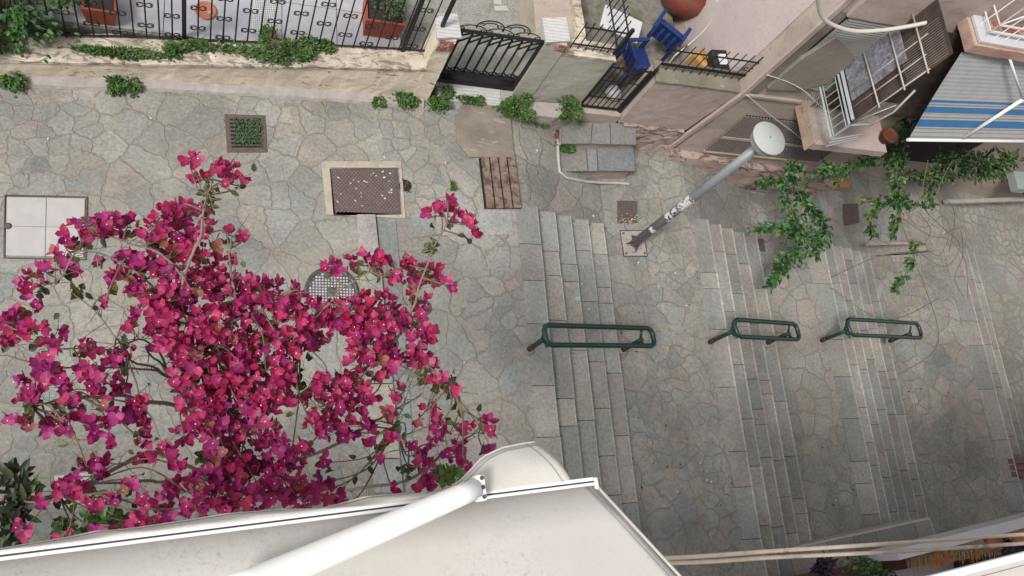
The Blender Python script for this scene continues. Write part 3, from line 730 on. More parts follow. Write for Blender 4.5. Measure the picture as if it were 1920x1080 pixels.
# fence
def scroll(mb, c, s, u, v, r=.006):
    """butterfly scroll of four C-curls round a bar, in plane (u,v)"""
    for su in (-1, 1):
        for sv in (-1, 1):
            pts = []
            for k_ in range(13):
                a = k_ / 12 * 1.45 * math.pi
                rr = s * (.36 - .16 * k_ / 12)
                q = c + u * su * (s * .55) + v * sv * (s * .30)
                pts.append(q + u * su * (-math.cos(a) * rr * 1.1) + v * sv * (math.sin(a) * rr * .75 - s * .16))
            mb.tube(pts, r, 4, smooth=False)
t = thing('iron_fence', (0, yback(0), zwall(0)), 'black wrought iron fence with butterfly scrolls on the low cream wall', 'fence')
bars = MB(); XP2 = P(747, 80, .5).x
x = -3.4; i = 0; spots = []
xend = P(800, 97, .55).x
XV = Vector((1, .055, 0)).normalized(); ZV = Vector((0, 0, 1))
while x < xend:
    yb, zb = yback(x) - .0, zwall(x)
    bars.tube([(x, yb - .01, zb - .015 + (0 if x > -2 else 0)), (x, yb - .01, zb + 1.25)], .0085, 4, smooth=False)
    if i % 2 == 0: spots.append((x, yb - .01, zb, i))
    x += .128; i += 1
bars.build('bar_panel', M['iron'], t)
for (x, yb, zb, i) in spots:
    hs_ = (.27, .62, .97) if (i // 2) % 2 else (.12, .46, .80)
    for h in hs_[:3]:
        if h > .9: continue
        m_ = MB(); scroll(m_, Vector((x, yb - .012, zb + h)), .088, XV, ZV, .0078); m_.build('scroll', M['iron'], t)
for px in (345, 747):
    p = P(px, 76, .5); m_ = MB(); m_.box(p.x - .022, p.x + .022, yback(p.x) - .03, yback(p.x) + .02, zwall(p.x) - .01, zwall(p.x) + 1.3); m_.build('post', M['iron'], t, bevel=.002)
m_ = MB()
for a, b_ in [(-3.4, P(170, 66, .5).x), (P(170, 70, .5).x, xend)]:
    n_ = 8; pts = [(lerp(a, b_, k_ / n_), yback(lerp(a, b_, k_ / n_)) - .012, zwall(lerp(a, b_, k_ / n_)) + .045) for k_ in range(n_ + 1)]
    m_.tube(pts, .013, 4, smooth=False)
m_.build('bottom_rail', M['iron'], t)
m_ = MB(); pts = [(lerp(-3.4, xend, k_ / 8), yback(lerp(-3.4, xend, k_ / 8)) - .012, zwall(lerp(-3.4, xend, k_ / 8)) + 1.22) for k_ in range(9)]; m_.tube(pts, .014, 4, smooth=False); m_.build('top_rail', M['iron'], t)

# pillars
def capbox(pts, z): return [P(*a, z) for a in pts]
ZCL = 1.36
capL = capbox([(820, 71), (866, 70), (858, 25), (816, 25)], ZCL)
t = thing('gate_pillar', (capL[0] + capL[2]) / 2 * Vector((1, 1, 0)), 'grey plaster gate pillar with exposed brick and marble cap, left of the gate', 'pillar', 'gate pillars')
xl, xr_ = capL[0].x + .03, capL[1].x - .05; yf, ybk = capL[0].y + .03, capL[2].y - .02
print('pillarL', xl, xr_, yf, ybk)
m_ = MB(); m_.box(xl, xr_, yf, ybk, -.05, ZCL - .045); m_.build('shaft', M['wall'], t, rough=.012, cut=.1)
m_ = MB(); m_.prism([p.xy for p in capL], ZCL - .04, ZCL); m_.build('cap', M['marble'], t, bevel=.004)
m_ = MB(); m_.box(xl + .02, xr_ + .006, yf - .014, yf + .1, ZCL - .25, ZCL - .07); m_.build('exposed_brick', M['brickred'], t, rough=.02, cut=.04)
m_ = MB(); pp_ = P(829, 49, ZCL); m_.box(pp_.x - .02, pp_.x + .02, pp_.y - .02, pp_.y + .02, ZCL + .001, ZCL + .75); tag(m_.build('fence_post', M['iron'], bevel=.002), 'thick black iron post standing on the left marble pillar cap', 'post')
m_ = MB(); ra, rb_, rc_, rd_ = [P(*q_, zc_) for q_ in [(478, -10), (520, -10), (512, 64), (472, 64)]]
for i in range(13): m_.tube([ra.lerp(rb_, i / 12) + Vector((0, 0, .02)), rd_.lerp(rc_, i / 12) + Vector((0, 0, .02))], .003, 4, smooth=False)
for i in range(19): m_.tube([ra.lerp(rd_, i / 18) + Vector((0, 0, .026)), rb_.lerp(rc_, i / 18) + Vector((0, 0, .026))], .003, 4, smooth=False)
tag(m_.build('wire_rack', M['white']), 'white wire rack lying flat on the grey courtyard tiles', 'rack')
# (wing)
# right pillar + wall
ZCL = 1.26
capR = capbox([(1024, 79), (1070, 76), (1062, 32), (1017, 33)], ZCL)
xl2, xr2 = capR[0].x + .03, capR[1].x - .03; yf2 = capR[0].y + .03; yb2 = capR[2].y - .02
print('pillarR', xl2, xr2, yf2, yb2)
t = thing('gate_pillar', (capR[0] + capR[2]) / 2 * Vector((1, 1, 0)), 'greige gate pillar with marble cap at the right of the gate', 'pillar', 'gate pillars')
m_ = MB(); m_.box(xl2, xr2, yf2, yb2, -.1, ZCL - .045); m_.build('shaft', M['wallgrey'], t, rough=.008, cut=.1)
m_ = MB(); m_.prism([p.xy for p in capR], ZCL - .04, ZCL); m_.build('cap', M['marble'], t, bevel=.004)
m_ = MB(); m_.box(xr2 - .12, xr2 + .012, yf2 - .01, yf2 + .1, ZCL - .17, ZCL - .055); m_.build('exposed_brick', M['brickred'], t, rough=.02, cut=.04)
XW = P(1085, 192, 0).x + .03
t = thing('garden_wall', (4.3, yf2, 0), 'smooth greige wall between the black gate and the yard gate', 'wall')
m_ = MB(); m_.box(xr2 + .003, XW, yf2 + .012, yf2 + .22, -.5, 1.0); m_.build('face', M['wallgrey'], t, rough=.008, cut=.1)
m_ = MB(); m_.box(xr2 + .003, XW + .01, yf2 + .0, yf2 + .235, 1.002, 1.04); m_.build('coping', M['walltop'], t, rough=.014, cut=.05)
m_ = MB(); m_.prism([P(*a_, 0).xy for a_ in [(950, 192), (1088, 196), (1090, 216), (1040, 222), (985, 214), (955, 204)]], -.5, .02)
tag(m_.build('kerb', M['kerb'], rough=.015, cut=.08), 'rough pale kerb along the foot of the greige wall', 'kerb')
# side wall running back beside the path
t = thing('boundary_wall', (4.3, 7, 0), 'beige wall running back between speckled path and messy yard', 'wall')
m_ = MB(); m_.box(xr2 - .1, xr2 + .42, yf2 + .26, 11, 0, .62); m_.build('face', M['beige'], t, rough=.008, cut=.2)
m_ = MB(); m_.box(xr2 + .423, xr2 + .53, yf2 + .26, 11, 0, .72); m_.build('coping', M['walltop'], t, rough=.01, cut=.1)
# path edging strip left of it
# gate
GX0, GX1 = xr_ + .02, xl2 - .02; GY = 5.78
t = thing('iron_gate', ((GX0 + GX1) / 2, GY, .05), 'black wrought iron gate with scroll top between two marble capped pillars', 'gate')
zg0, zg1 = .10, 1.16
m_ = MB()
for a, b_ in [((GX0, zg0), (GX0, zg1)), ((GX1, zg0), (GX1, zg1)), ((GX0, zg1), (GX1, zg1)), ((GX0, zg0 + .02), (GX1, zg0 + .02)), ((GX0, .32), (GX1, .32))]:
    m_.tube([(a[0], GY, a[1]), (b_[0], GY, b_[1])], .028, 4, smooth=False)
m_.tube([(GX1 + .03, GY + .01, 0), (GX1 + .03, GY + .01, zg1 + .03)], .026, 4, smooth=False)
m_.build('frame', M['iron'], t)
m_ = MB(); m_.box(GX0, GX1, GY - .006, GY + .006, zg0 + .02, .32); m_.build('kick_plate', M['iron'], t)
nb = 9; m_ = MB()
for i in range(1, nb):
    x = lerp(GX0, GX1, i / nb); m_.tube([(x, GY, .32), (x, GY, zg1)], .015, 4, smooth=False)
for i in range(nb):
    xa_, xb_ = lerp(GX0, GX1, i / nb), lerp(GX0, GX1, (i + 1) / nb); xm = (xa_ + xb_) / 2
    m_.tube([(xa_, GY, .43), (xb_, GY, .34)], .013, 4, smooth=False)
    m_.tube([(xa_, GY, .34), (xb_, GY, .43)], .007, 4, smooth=False)
    m_.tube([(xa_, GY, zg1 - .22), (xb_, GY, zg1 - .10)], .013, 4, smooth=False)
    m_.tube([(xa_, GY, zg1 - .10), (xb_, GY, zg1 - .02)], .013, 4, smooth=False)
m_.build('bar_panel', M['iron'], t)
def arc(c, rx, rz, a0, a1, n=14): return [c + Vector((math.cos(lerp(a0, a1, k_ / n)) * rx, 0, math.sin(lerp(a0, a1, k_ / n)) * rz)) for k_ in range(n + 1)]
def curl(mb, c, s, dirx, r=.006):
    pts = [c + Vector((dirx * math.cos(a) * s * (1 - .11 * k_), 0, math.sin(a) * s * (1 - .11 * k_))) for k_, a in enumerate([i_ * .7 for i_ in range(9)])]
    mb.tube(pts, r, 4, smooth=False)
W_ = GX1 - GX0
for i in range(3):
    m_ = MB(); cx = GX0 + W_ * (.2 + .3 * i); m_.tube(arc(Vector((cx, GY, zg1 + .02)), W_ * .155, .10, math.pi * .98, .02), .008, 4, smooth=False)
    for s_ in (-1, 1): curl(m_, Vector((cx + s_ * W_ * .10, GY, zg1 + .045)), .028, s_)
    m_.build('scroll', M['iron'], t)
for i in range(2):
    m_ = MB(); cx = GX0 + W_ * (.37 + .29 * i); m_.tube(arc(Vector((cx, GY, zg1 + .12)), W_ * .145, .12, math.pi * 1.1, -.1 * math.pi), .009, 4, smooth=False)
    for s_ in (-1, 1): curl(m_, Vector((cx + s_ * W_ * .085, GY, zg1 + .15)), .035, s_, .007)
    m_.tube(arc(Vector((cx, GY, zg1 + .16)), W_ * .07, .04, math.pi, 0), .008, 4, smooth=False)
    m_.build('scroll', M['iron'], t)
# marble threshold
m_ = MB(); m_.box(GX0 + .05, GX0 + W_ * .86, GY - .24, GY + .0, .0, .055); tag(m_.build('doorstep', M['marble'], bevel=.004), 'pale marble doorstep beneath the black scroll top gate', 'doorstep')
m_ = MB(); m_.box(GX0 + W_ * .865, GX1 + .02, GY - .24, GY + .0, .0, .052); tag(m_.build('doorstep', M['kerb'], bevel=.004), 'short mossy stone beside the marble doorstep', 'doorstep')

# small fence standing on the greige wall and along the boundary wall
def barfence(name, a, b_, z0, z1, n, label, mat='iron', over=.05, rails=(.12, .85), r=.009, skew=0, group=None, posts=True):
    a = Vector(a); b_ = Vector(b_); t = thing(name, a, label, 'fence', group)
    m_ = MB(); mr_ = MB()
    for i in range(n + 1):
        p = a.lerp(b_, i / n); m_.tube([(p.x, p.y, z0 - over), (p.x + skew, p.y, z1 + over)], r, 4, smooth=False)
    m_.build('bar_panel', M[mat], t)
    for h in rails:
        m_ = MB(); z = lerp(z0, z1, h); m_.tube([(a.x, a.y - r, z), (b_.x, b_.y - r, z)], r * 1.5, 4, smooth=False); m_.build('rail', M[mat], t)
    if posts:
        m_ = MB(); m_.box(b_.x - .02, b_.x + .02, b_.y - .02, b_.y + .02, z0 - .05, z1 + .03); m_.build('post', M[mat], t)
    return t
barfence('iron_fence', (xr2 + .12, yf2 + .1, 0), (XW - .01, yf2 + .1, 0), 1.09, 1.52, 6, 'short black iron fence standing on the greige wall', over=.04, rails=(.12, .9))
barfence('iron_fence', (XW - .01, yf2 + .12, 0), (XW - .05, yf2 + 1.6, 0), 1.09, 1.5, 14, 'black iron fence running back along the boundary of the yard', over=.04)

# yard
m_ = MB(); m_.box(xr2 + .53, 6.4, 5.75, 11, -.4, -.02); o = m_.build('yard', M['yard']); o['kind'] = 'structure'
m_ = MB(); m_.box(P(1085, 192).x, P(1165, 215).x, 5.62, 5.86, -.6, -.015); tag(m_.build('doorstep', M['beige']), 'pinkish tiled doorstep below the yard gate', 'doorstep')
# yard gate (plane y = 5.72)
YG = 5.70
gx0, gx1 = PY(1092, 193, YG).x, PY(1165, 197, YG).x
print('yardgate', gx0, gx1)
t = thing('iron_gate', ((gx0 + gx1) / 2, YG, 0), 'narrow dark iron yard gate of thin bars above two slate steps', 'gate')
m_ = MB()
for x in (gx0, gx1): m_.tube([(x, YG, .02), (x, YG, .98)], .022, 4, smooth=False)
m_.tube([(gx1 + .05, YG, -.02), (gx1 + .05, YG, 1.05)], .03, 4, smooth=False)
m_.tube([(gx0, YG, .03), (gx1, YG, .03)], .02, 4, smooth=False); m_.tube([(gx0, YG, .96), (gx1, YG, .96)], .016, 4, smooth=False)
m_.build('frame', M['iron'], t)
m_ = MB()
for i in range(1, 7): x = lerp(gx0, gx1, i / 7); m_.tube([(x, YG, .03), (x, YG, 1.03)], .010, 4, smooth=False)
for z in (.28, .66): m_.tube([(gx0, YG, z), (gx1, YG, z)], .009, 4, smooth=False)
m_.build('bar_panel', M['iron'], t)

# ================================================================== PINK LOW WALL + HOUSE
YF = 5.58; XC = 6.60
t = thing('low_wall', (5.8, YF, -.5), 'low dull pink wall with peeling foot between yard gate and house', 'wall')
xw0 = gx1 + .09
m_ = MB(); m_.hexa([(xw0, YF + .03, -.15), (XC - .2, YF + .03, -.15), (XC - .2, YF + .3, -.15), (xw0, YF + .3, -.15), (xw0, YF + .03, .9), (XC, YF + .03, .9), (XC, YF + .3, .9), (xw0, YF + .3, .9)]); m_.build('face', M['pink'], t, rough=.01, cut=.1)
m_ = MB(); m_.box(xw0 + .1, XC - .24, YF - .01, YF + .31, -1.0, -.153); m_.build('foot', M['pinkold'], t, rough=.03, cut=.07, nscale=6)
m_ = MB(); m_.box(xw0 - .01, XC - .03, YF + .02, YF + .33, .903, .94); m_.build('coping', M['moss'], t, rough=.015, cut=.05)
# fence on it
tf = barfence('iron_fence', (xw0 + .02, YF + .2, 0), (XC + .35, YF + .2, 0), 1.02, 1.40, 13, 'black iron fence of slim bars on the low pink wall', rails=(.08, .16, .9), over=.08, posts=False)
for i_, xq in enumerate((XC - .05, XC + .17)):
    m_ = MB(); scroll(m_, Vector((xq, YF + .19, 1.2)), .09, Vector((1, 0, 0)), ZV, .008); m_.build('scroll', M['iron'], tf)

t = thing('pink_house', (8, YF, -1), 'pale pink house with barred basement window and shutter', 'house')
m_ = MB()
# body: front facade in bands around the louvre opening
m_.box(XC, 9.6, YF, 10.5, .02, 14); m_.build('wall', M['beige'], t, rough=.006, cut=.25)  # upper storeys out of view, raised to shade the street
m_ = MB(); m_.box(XC - .012, XC - .002, YF + .3, 10.5, -.3, 14); m_.build('side_wall', M['pinkpale'], t)
m_ = MB(); m_.hexa([(XC - .27, YF - .03, -.9), (XC - .20, YF - .03, -.9), (XC - .20, YF + .02, -.9), (XC - .27, YF + .02, -.9), (XC - .02, YF - .03, .92), (XC + .05, YF - .03, .92), (XC + .05, YF + .02, .92), (XC - .02, YF + .02, .92)]); m_.box(XC - .02, XC + .05, YF - .03, YF - .001, .921, 3.2); m_.build('corner_trim', M['pink'], t, rough=.004, cut=.1)
m_ = MB(); m_.hexa([(XC - .24, YF + .005, -3), (9.6, YF + .005, -3), (9.6, 10.5, -3), (XC - .24, 10.5, -3), (XC - .02, YF + .005, .018), (9.6, YF + .005, .018), (9.6, 10.5, .018), (XC - .02, 10.5, .018)]); m_.build('basement_wall', M['pink'], t, rough=.008, cut=.25)
m_ = MB(); m_.box(XC + .02, 9.55, YF - .04, YF + .003, .92, .97); m_.build('string_course', M['beige'], t, bevel=.004)
# shutter window etc on the front
def fpx(px, py, y=YF): return PY(px, py, y)
# basement louvre
lx0, lx1 = fpx(1330, 270).x, fpx(1535, 300).x
lz0, lz1 = fpx(1345, 300).z, fpx(1395, 217).z
print('louvre', lx0, lx1, lz0, lz1)
lx0, lx1, lz0, lz1 = 6.98, 9.0, -.56, .46
w_ = MB(); w_.box(lx0, lx1, YF - .012, YF - .003, lz0, lz1); wo_ = w_.build('window', M['dark'], t)
m_ = MB(); n_ = 40
for i in range(n_ + 1):
    x = lerp(lx0, lx1, i / n_); m_.box(x - .012, x + .012, YF - .035, YF - .014, lz0, lz1)
m_.build('grille', M['louver'], wo_)
m_ = MB(); m_.box(lx0, lx1, YF - .05, YF - .037, lz0 + .40, lz0 + .46); m_.box(lx0 - .02, lx1, YF - .05, YF - .002, lz0 - .03, lz0 - .002); m_.build('frame', M['beige'], wo_)
# plinth kerb sloping
m_ = MB(); xs_ = [6.42 + i * .25 for i in range(14)]
for a, b_ in zip(xs_, xs_[1:]):
    za, zb = max(zr(a), -2.2) , max(zr(b_), -2.2)
    ta, tb = -.62 - (a - 6.42) * .12, -.62 - (b_ - 6.42) * .12
    m_.hexa([(a, YF - .16, za - .1), (b_, YF - .16, zb - .1), (b_, YF - .001, zb - .1), (a, YF - .001, za - .1), (a, YF - .12, ta), (b_, YF - .12, tb), (b_, YF - .001, tb), (a, YF - .001, ta)])
m_.build('plinth', M['pinkold'], t, rough=.008, cut=.12)
# shutter and canopy over the window at first level
p1, p2 = fpx(1560, 100), fpx(1720, 105)
w_ = MB(); sx0, sx1, sz0, sz1 = 6.84, 8.8, 1.3, 2.70
w_.box(sx0 - .04, sx1, YF - .01, YF - .002, sz0, sz1 + .02); wo_ = w_.build('window', M['dark'], t)
m_ = MB(); n_ = 34
for i in range(n_):
    z = lerp(sz0, sz1, i / n_); m_.hexa([(sx0, YF - .05, z), (sx1, YF - .05, z), (sx1, YF - .012, z), (sx0, YF - .012, z), (sx0, YF - .028, z + .034), (sx1, YF - .028, z + .034), (sx1, YF - .012, z + .034), (sx0, YF - .012, z + .034)])
m_.build('shutter', M['shutter'], wo_)
m_ = MB(); m_.box(sx0 - .15, sx0 - .045, YF - .02, YF - .002, 1.0, sz1 + .05); m_.build('frame', M['concrete'], wo_)
# sloped fabric / sheet on wall left of the shutter
m_ = MB(); fp = [fpx(a, b_, YF - .07) for a, b_ in [(1440, 167), (1502, 112), (1567, 72), (1603, 110), (1552, 157), (1500, 170)]]
bp_ = [p + Vector((0, .055, 0)) for p in fp]; n6 = 6
m_.add(fp + bp_, [tuple(range(6)), tuple(range(11, 5, -1))] + [(i, (i + 1) % 6 , 6 + (i + 1) % 6, 6 + i) for i in range(6)]); m_.build('wall_panel', M['curtain'], t, rough=.006, cut=.1)
# overhang above
m_ = MB(); m_.box(XC + .16, 9.4, YF - .06, YF - .002, 2.73, 4.2); m_.build('lintel', M['pink'], t, rough=.006, cut=.15)

# neighbouring house further right
t = thing('terraced_house', (13, 6.6, -2), 'second pink house at the far right behind the striped awning', 'house')
m_ = MB(); m_.box(9.61, 22, 6.5, 11, -4, 14); m_.build('wall', M['beige'], t, rough=.008, cut=.4)  # unseen upper part raised likewise, to darken the right side
m_ = MB(); m_.box(11.2, 13.2, 6.49, 6.498, -1.8, .4); m_.build('doorway', M['dark'], t)
m_ = MB(); m_.box(14.9, 17.3, 6.1, 6.49, -1.93, -1.75); m_.build('front_step', M['greymetal'], t, bevel=.01)
for i in range(3):
    m_ = MB(); m_.box(15.2 + i * .42, 15.4 + i * .42, 6.08, 6.099, -1.92, -1.80); m_.build('vent', M['dark'], t)
# balcony of the neighbouring house (upper right corner)
zb_ = 2.95
c0 = P(1812, 96, zb_); print('balcony corner', c0)
m_ = MB(); bx0, by0 = c0.x, c0.y
m_.box(bx0, bx0 + 5, by0, 6.49, zb_ - .02, zb_ + .12); bal = m_.build('balcony', M['balcony'], t, rough=.006, cut=.08)
m_ = MB(); m_.box(bx0 + .05, bx0 + 5, by0 + .03, by0 + .22, zb_ + .125, zb_ + .17); m_.box(bx0 + .05, bx0 + .24, by0 + .222, 6.4, zb_ + .125, zb_ + .17); m_.build('rim', M['balwhite'], bal, bevel=.008)
m_ = MB(); tiles(m_, bx0 + .25, bx0 + 4.5, by0 + .23, 6.4, zb_ + .14, .2, .006, .01); m_.build('floor_tiles', M['brickred'], bal)
def rail(mb, pts, r=.012): mb.tube(pts, r, 6)
m_ = MB(); rx, ry, rz = bx0 + .14, by0 + .12, zb_ + .17
for h in (.08, .2, .62, .9):
    m_.tube([(rx, 6.4, rz + h), (rx, ry, rz + h), (rx + 4.6, ry, rz + h)], .013, 4, smooth=False)
for i in range(28):
    x = rx + i * .16; m_.tube([(x, ry, rz), (x, ry, rz + .9)], .009, 4, smooth=False)
for i in range(9):
    y = ry + i * .16; m_.tube([(rx, y, rz), (rx, y, rz + .9)], .009, 4, smooth=False)
for i in range(0, 8, 2):
    x = rx + i * .3
    m_.tube([(x, ry, rz + .2), (x + .15, ry, rz + .41), (x, ry, rz + .62), (x - .15 if i else x, ry, rz + .41), (x, ry, rz + .2)], .009, 4, smooth=False)
m_.build('railing', M['white'], bal)

# striped awning
ZA0, ZA1 = 1.55, 2.86
a0, a1 = P(1703, 262, ZA0), P(1990, 266, ZA0)
b0 = P(1803, 98, ZA1); b1 = b0 + (a1 - a0)
t = thing('striped_awning', a0, 'blue and white striped awning hanging below the balcony', 'awning')
me = bpy.data.meshes.new('canvas'); nv, nu = 24, 10; vs, fs, uv = [], [], []
for j in range(nv + 1):
    for i in range(nu + 1):
        u, v = i / nu, j / nv; p = a0.lerp(a1, u).lerp(b0.lerp(b1, u), v); p.z -= math.sin(v * math.pi) * .03; vs.append(tuple(p - t.location)); uv.append((u, v))
for j in range(nv):
    for i in range(nu): k_ = j * (nu + 1) + i; fs.append((k_, k_ + 1, k_ + nu + 2, k_ + nu + 1))
me.from_pydata(vs, [], fs); ul = me.uv_layers.new(name='UVMap')
for l in me.loops: ul.data[l.index].uv = uv[l.vertex_index]
me.materials.append(M['stripes']); o = bpy.data.objects.new('canvas', me); COL.objects.link(o); o.parent = t
sm = o.modifiers.new('s', 'SOLIDIFY'); sm.thickness = .003
m_ = MB(); m_.tube([a0 + (a0 - a1) * .005, a1], .022, 10); m_.build('front_bar', M['white'], t)
el = P(1918, 186, 2.42) ; fr = P(1806, 259, ZA0 + .05); wl = P(1888, 95, 3.02) 
m_ = MB(); m_.tube([fr, el], .024, 8); m_.build('arm', M['white'], t)
m_ = MB(); m_.tube([el, wl], .016, 8); m_.build('arm', M['white'], t)
# small white hook on the balcony corner

# window cage with mesh
def Lp(x, y, z): return (x, y, z)
CX, CY0, CY1, CZ0 = 7.50, 4.80, 5.56, 1.36
t = thing('window_cage', (CX, CY0, CZ0), 'grey steel balcony cage with wire mesh and rusty sticks, left of the striped awning', 'cage')
m_ = MB(); m_.box(CX + .08, CX + 1.3, CY0 + .12, YF - .004, .84, .97); m_.build('ledge', M['pink'], t, rough=.006, cut=.1)
m_ = MB(); m_.box(CX + .05, CX + .078, CY0 + .12, YF - .004, .79, 1.0); m_.build('ledge_side', M['beigeorange'], t)
m_ = MB()
fr_ = .014
H1, H2 = .34, 1.55
for z in (.0, H1, ): 
    m_.tube([(CX, CY0, CZ0 + z), (CX, CY1, CZ0 + z)], fr_ * 1.3, 4, smooth=False)
    m_.tube([(CX, CY0, CZ0 + z), (CX + .3, CY0, CZ0 + z + .1)], fr_ * 1.1, 4, smooth=False)
m_.tube([(CX, CY0 + .03, CZ0 + H1 + .07), (CX, CY1, CZ0 + H1 + .07)], fr_ * 2, 4, smooth=False)
for y in (CY0, CY1): m_.tube([(CX, y, CZ0), (CX, y, CZ0 + H1)], fr_ * 1.3, 4, smooth=False)
for i in range(1, 7): y = lerp(CY0, CY1, i / 7); m_.tube([(CX, y, CZ0 + .05), (CX, y, CZ0 + H1 - .06)], .008, 4, smooth=False)
for k_ in (.0, .06, .12): m_.tube([(CX, CY0 - .02 - k_ * .3, CZ0 - k_), (CX + .30, CY0 - .02, CZ0 + .20 - k_)], .010, 4, smooth=False)
m_.tube([(CX, CY0, CZ0 + .05), (CX, CY1, CZ0 + .05)], .008, 4, smooth=False); m_.tube([(CX, CY0, CZ0 + H1 - .06), (CX, CY1, CZ0 + H1 - .06)], .008, 4, smooth=False)
m_.build('frame', M['greymetal'], t)
m_ = MB(); m_.box(CX + .02, CX + .03, CY0 + .28, CY1, CZ0 + H1 + .1, CZ0 + 1.35); m_.build('glass_panel', M['glass'], t)
m_ = MB(); m_.box(CX + .05, CX + .06, CY0 + .02, CY1, CZ0 + H1 - .05, CZ0 + 1.9); m_.box(CX + .07, CX + 1.9, YF - .14, YF - .13, CZ0 - .3, CZ0 + 1.5); m_.build('rust_and_shade_panel', M['rustshade'], t)  # second box is a dark sheet standing in for shade under the balcony
m_ = MB()
for (x, y, h) in [(CX, CY0, 1.62), (CX, CY1 - .02, 2.2), (CX + .02, (CY0 + CY1) / 2 + .02, 1.7), (CX + .03, CY0 + .2, 1.6)]:
    m_.tube([(x, y, CZ0 + H1), (x + ru(-.03, .03), y, CZ0 + h)], .010, 5)
for z in (.85, 1.25, 1.6): m_.tube([(CX - .01, CY0 - .05, CZ0 + z), (CX - .01, CY1, CZ0 + z + ru(-.05, .05))], .011, 5)
m_.tube([(CX + .1, CY0 - .1, CZ0 + .5), (CX + .25, CY0 - .05, CZ0 + .8), (CX + .2, CY0, CZ0 + 1.2)], .014, 5)
m_.tube([(CX, CY0 - .02, CZ0 + .5), (CX + .2, CY0 - .02, CZ0 + .9)], .008, 5)
m_.build('stick', M['palemesh'], t)
m_ = MB()
n1, n2 = 9, 22
for i in range(n1 + 1): x = CX + .02 + i * .03; m_.tube([(x, CY0 + .005, CZ0 + H1), (x, CY0 + .005, CZ0 + H1 + .55)], .0022, 3, smooth=False)
for i in range(n2 + 1): z = CZ0 + H1 + i * .025; m_.tube([(CX, CY0 + .005, z), (CX + .3, CY0 + .005, z)], .0022, 3, smooth=False)
m_.build('wire_mesh', M['palemesh'], t); m_ = MB()
for i in range(12): m_.tube([(CX - .003, CY0 + .02 + i * .065, .99), (CX - .003, CY0 + .02 + i * .065, CZ0)], .0025, 3, smooth=False)
for i in range(12): m_.tube([(CX - .003, CY0 + .12, 1.0 + i * .03), (CX - .003, CY1, 1.0 + i * .03)], .0025, 3, smooth=False)
m_.build('wire_mesh', M['palemesh'], t); m_ = MB()
for i in range(16): y = CY0 + .02 + i * .03; m_.tube([(CX - .005, y, CZ0 + 1.3), (CX - .005, y, CZ0 + 1.9)], .002, 3, smooth=False)
m_.build('wire_mesh', M['palemesh'], t)
# pots on the ledge
m_ = MB(); pc = P(1655, 262, .97); m_.lathe(pc, [(.075, 0), (.11, .13), (.12, .13), (.12, .155), (.10, .155), (.095, .12)], 20); tag(m_.build('flower_pot', basic('clay darkened for shade', (.12, .035, .022), .8, var=.3, scale=12)), 'terracotta pot coloured dark for shade, on the ledge beside the striped awning', 'flower pot')  # shade on the pot is put into its clay colour

# thick pale pipe curving across and cables
m_ = MB(); pts = [PY(px, py, YF - .22) for px, py in [(1531, -40), (1534, 0), (1540, 28), (1560, 46), (1600, 58), (1650, 57), (1700, 50), (1740, 42)]]
def smooth_pts(pts, n=6):
    out = []
    for i in range(len(pts) - 1):
        p0 = pts[max(i - 1, 0)]; p1 = pts[i]; p2 = pts[i + 1]; p3 = pts[min(i + 2, len(pts) - 1)]
        for k_ in range(n):
            t_ = k_ / n
            out.append(.5 * ((2 * p1) + (p2 - p0) * t_ + (2 * p0 - 5 * p1 + 4 * p2 - p3) * t_ ** 2 + (-p0 + 3 * p1 - 3 * p2 + p3) * t_ ** 3))
    out.append(pts[-1]); return out
m_.tube(smooth_pts(pts), .024, 12); tag(m_.build('drain_pipe', M['greypipe']), 'thick pale plastic pipe curving past the grey shutter', 'pipe')
def cablepx(pts, ys, r, mat, label, name='cable'):
    q = [PY(a, b_, y) for (a, b_), y in zip(pts, ys)]
    m_ = MB(); m_.tube(smooth_pts(q), r, 6); return tag(m_.build(name, M[mat]), label, 'cable')
cablepx([(1438, 140), (1500, 165), (1560, 215), (1640, 250)], [YF - .05, YF - .1, YF - .2, YF - .3], .007, 'greypipe', 'thin white cable running from the wall panel to the window cage')
cablepx([(1400, 178), (1450, 220), (1490, 250), (1528, 283)], [YF - .06, YF - .08, YF - .1, YF - .12], .007, 'greypipe', 'thin white cable crossing the barred basement window')
cablepx([(1345, 0), (1330, 45), (1290, 85), (1262, 108), (1248, 140)], [6.2, 6.1, 6.0, 5.9, 5.85], .009, 'greypipe', 'pale cable dropping past the blue chair into the yard')
# ------------------------------------------------------------------ yard clutter
def boxthing(name, px, z, size, rz, mat, label, cat, bevel=.02):
    c = P(*px, z); t = thing(name, c, label, cat, rz=rz)
    return t, c
c = P(1165, 45, 0.35); t = thing('storage_box', c, 'white lidded plastic box behind the yard fence', 'box', rz=-.35)
mt_ = wm(t)
def lbox(t, x0, x1, y0, y1, z0, z1, mat, nm, bevel=.01):
    m_ = MB(); M4 = wm(t)
    q = [M4 @ Vector(v) for v in [(x0, y0, z0), (x1, y0, z0), (x1, y1, z0), (x0, y1, z0), (x0, y0, z1), (x1, y0, z1), (x1, y1, z1), (x0, y1, z1)]]
    m_.hexa(q); return m_.build(nm, M[mat], t, bevel=bevel)
lbox(t, -.27, .27, -.17, .17, -.36, -.03, 'kerb', 'body'); lbox(t, -.29, .29, -.19, .19, -.028, .01, 'whiteplastic', 'lid')
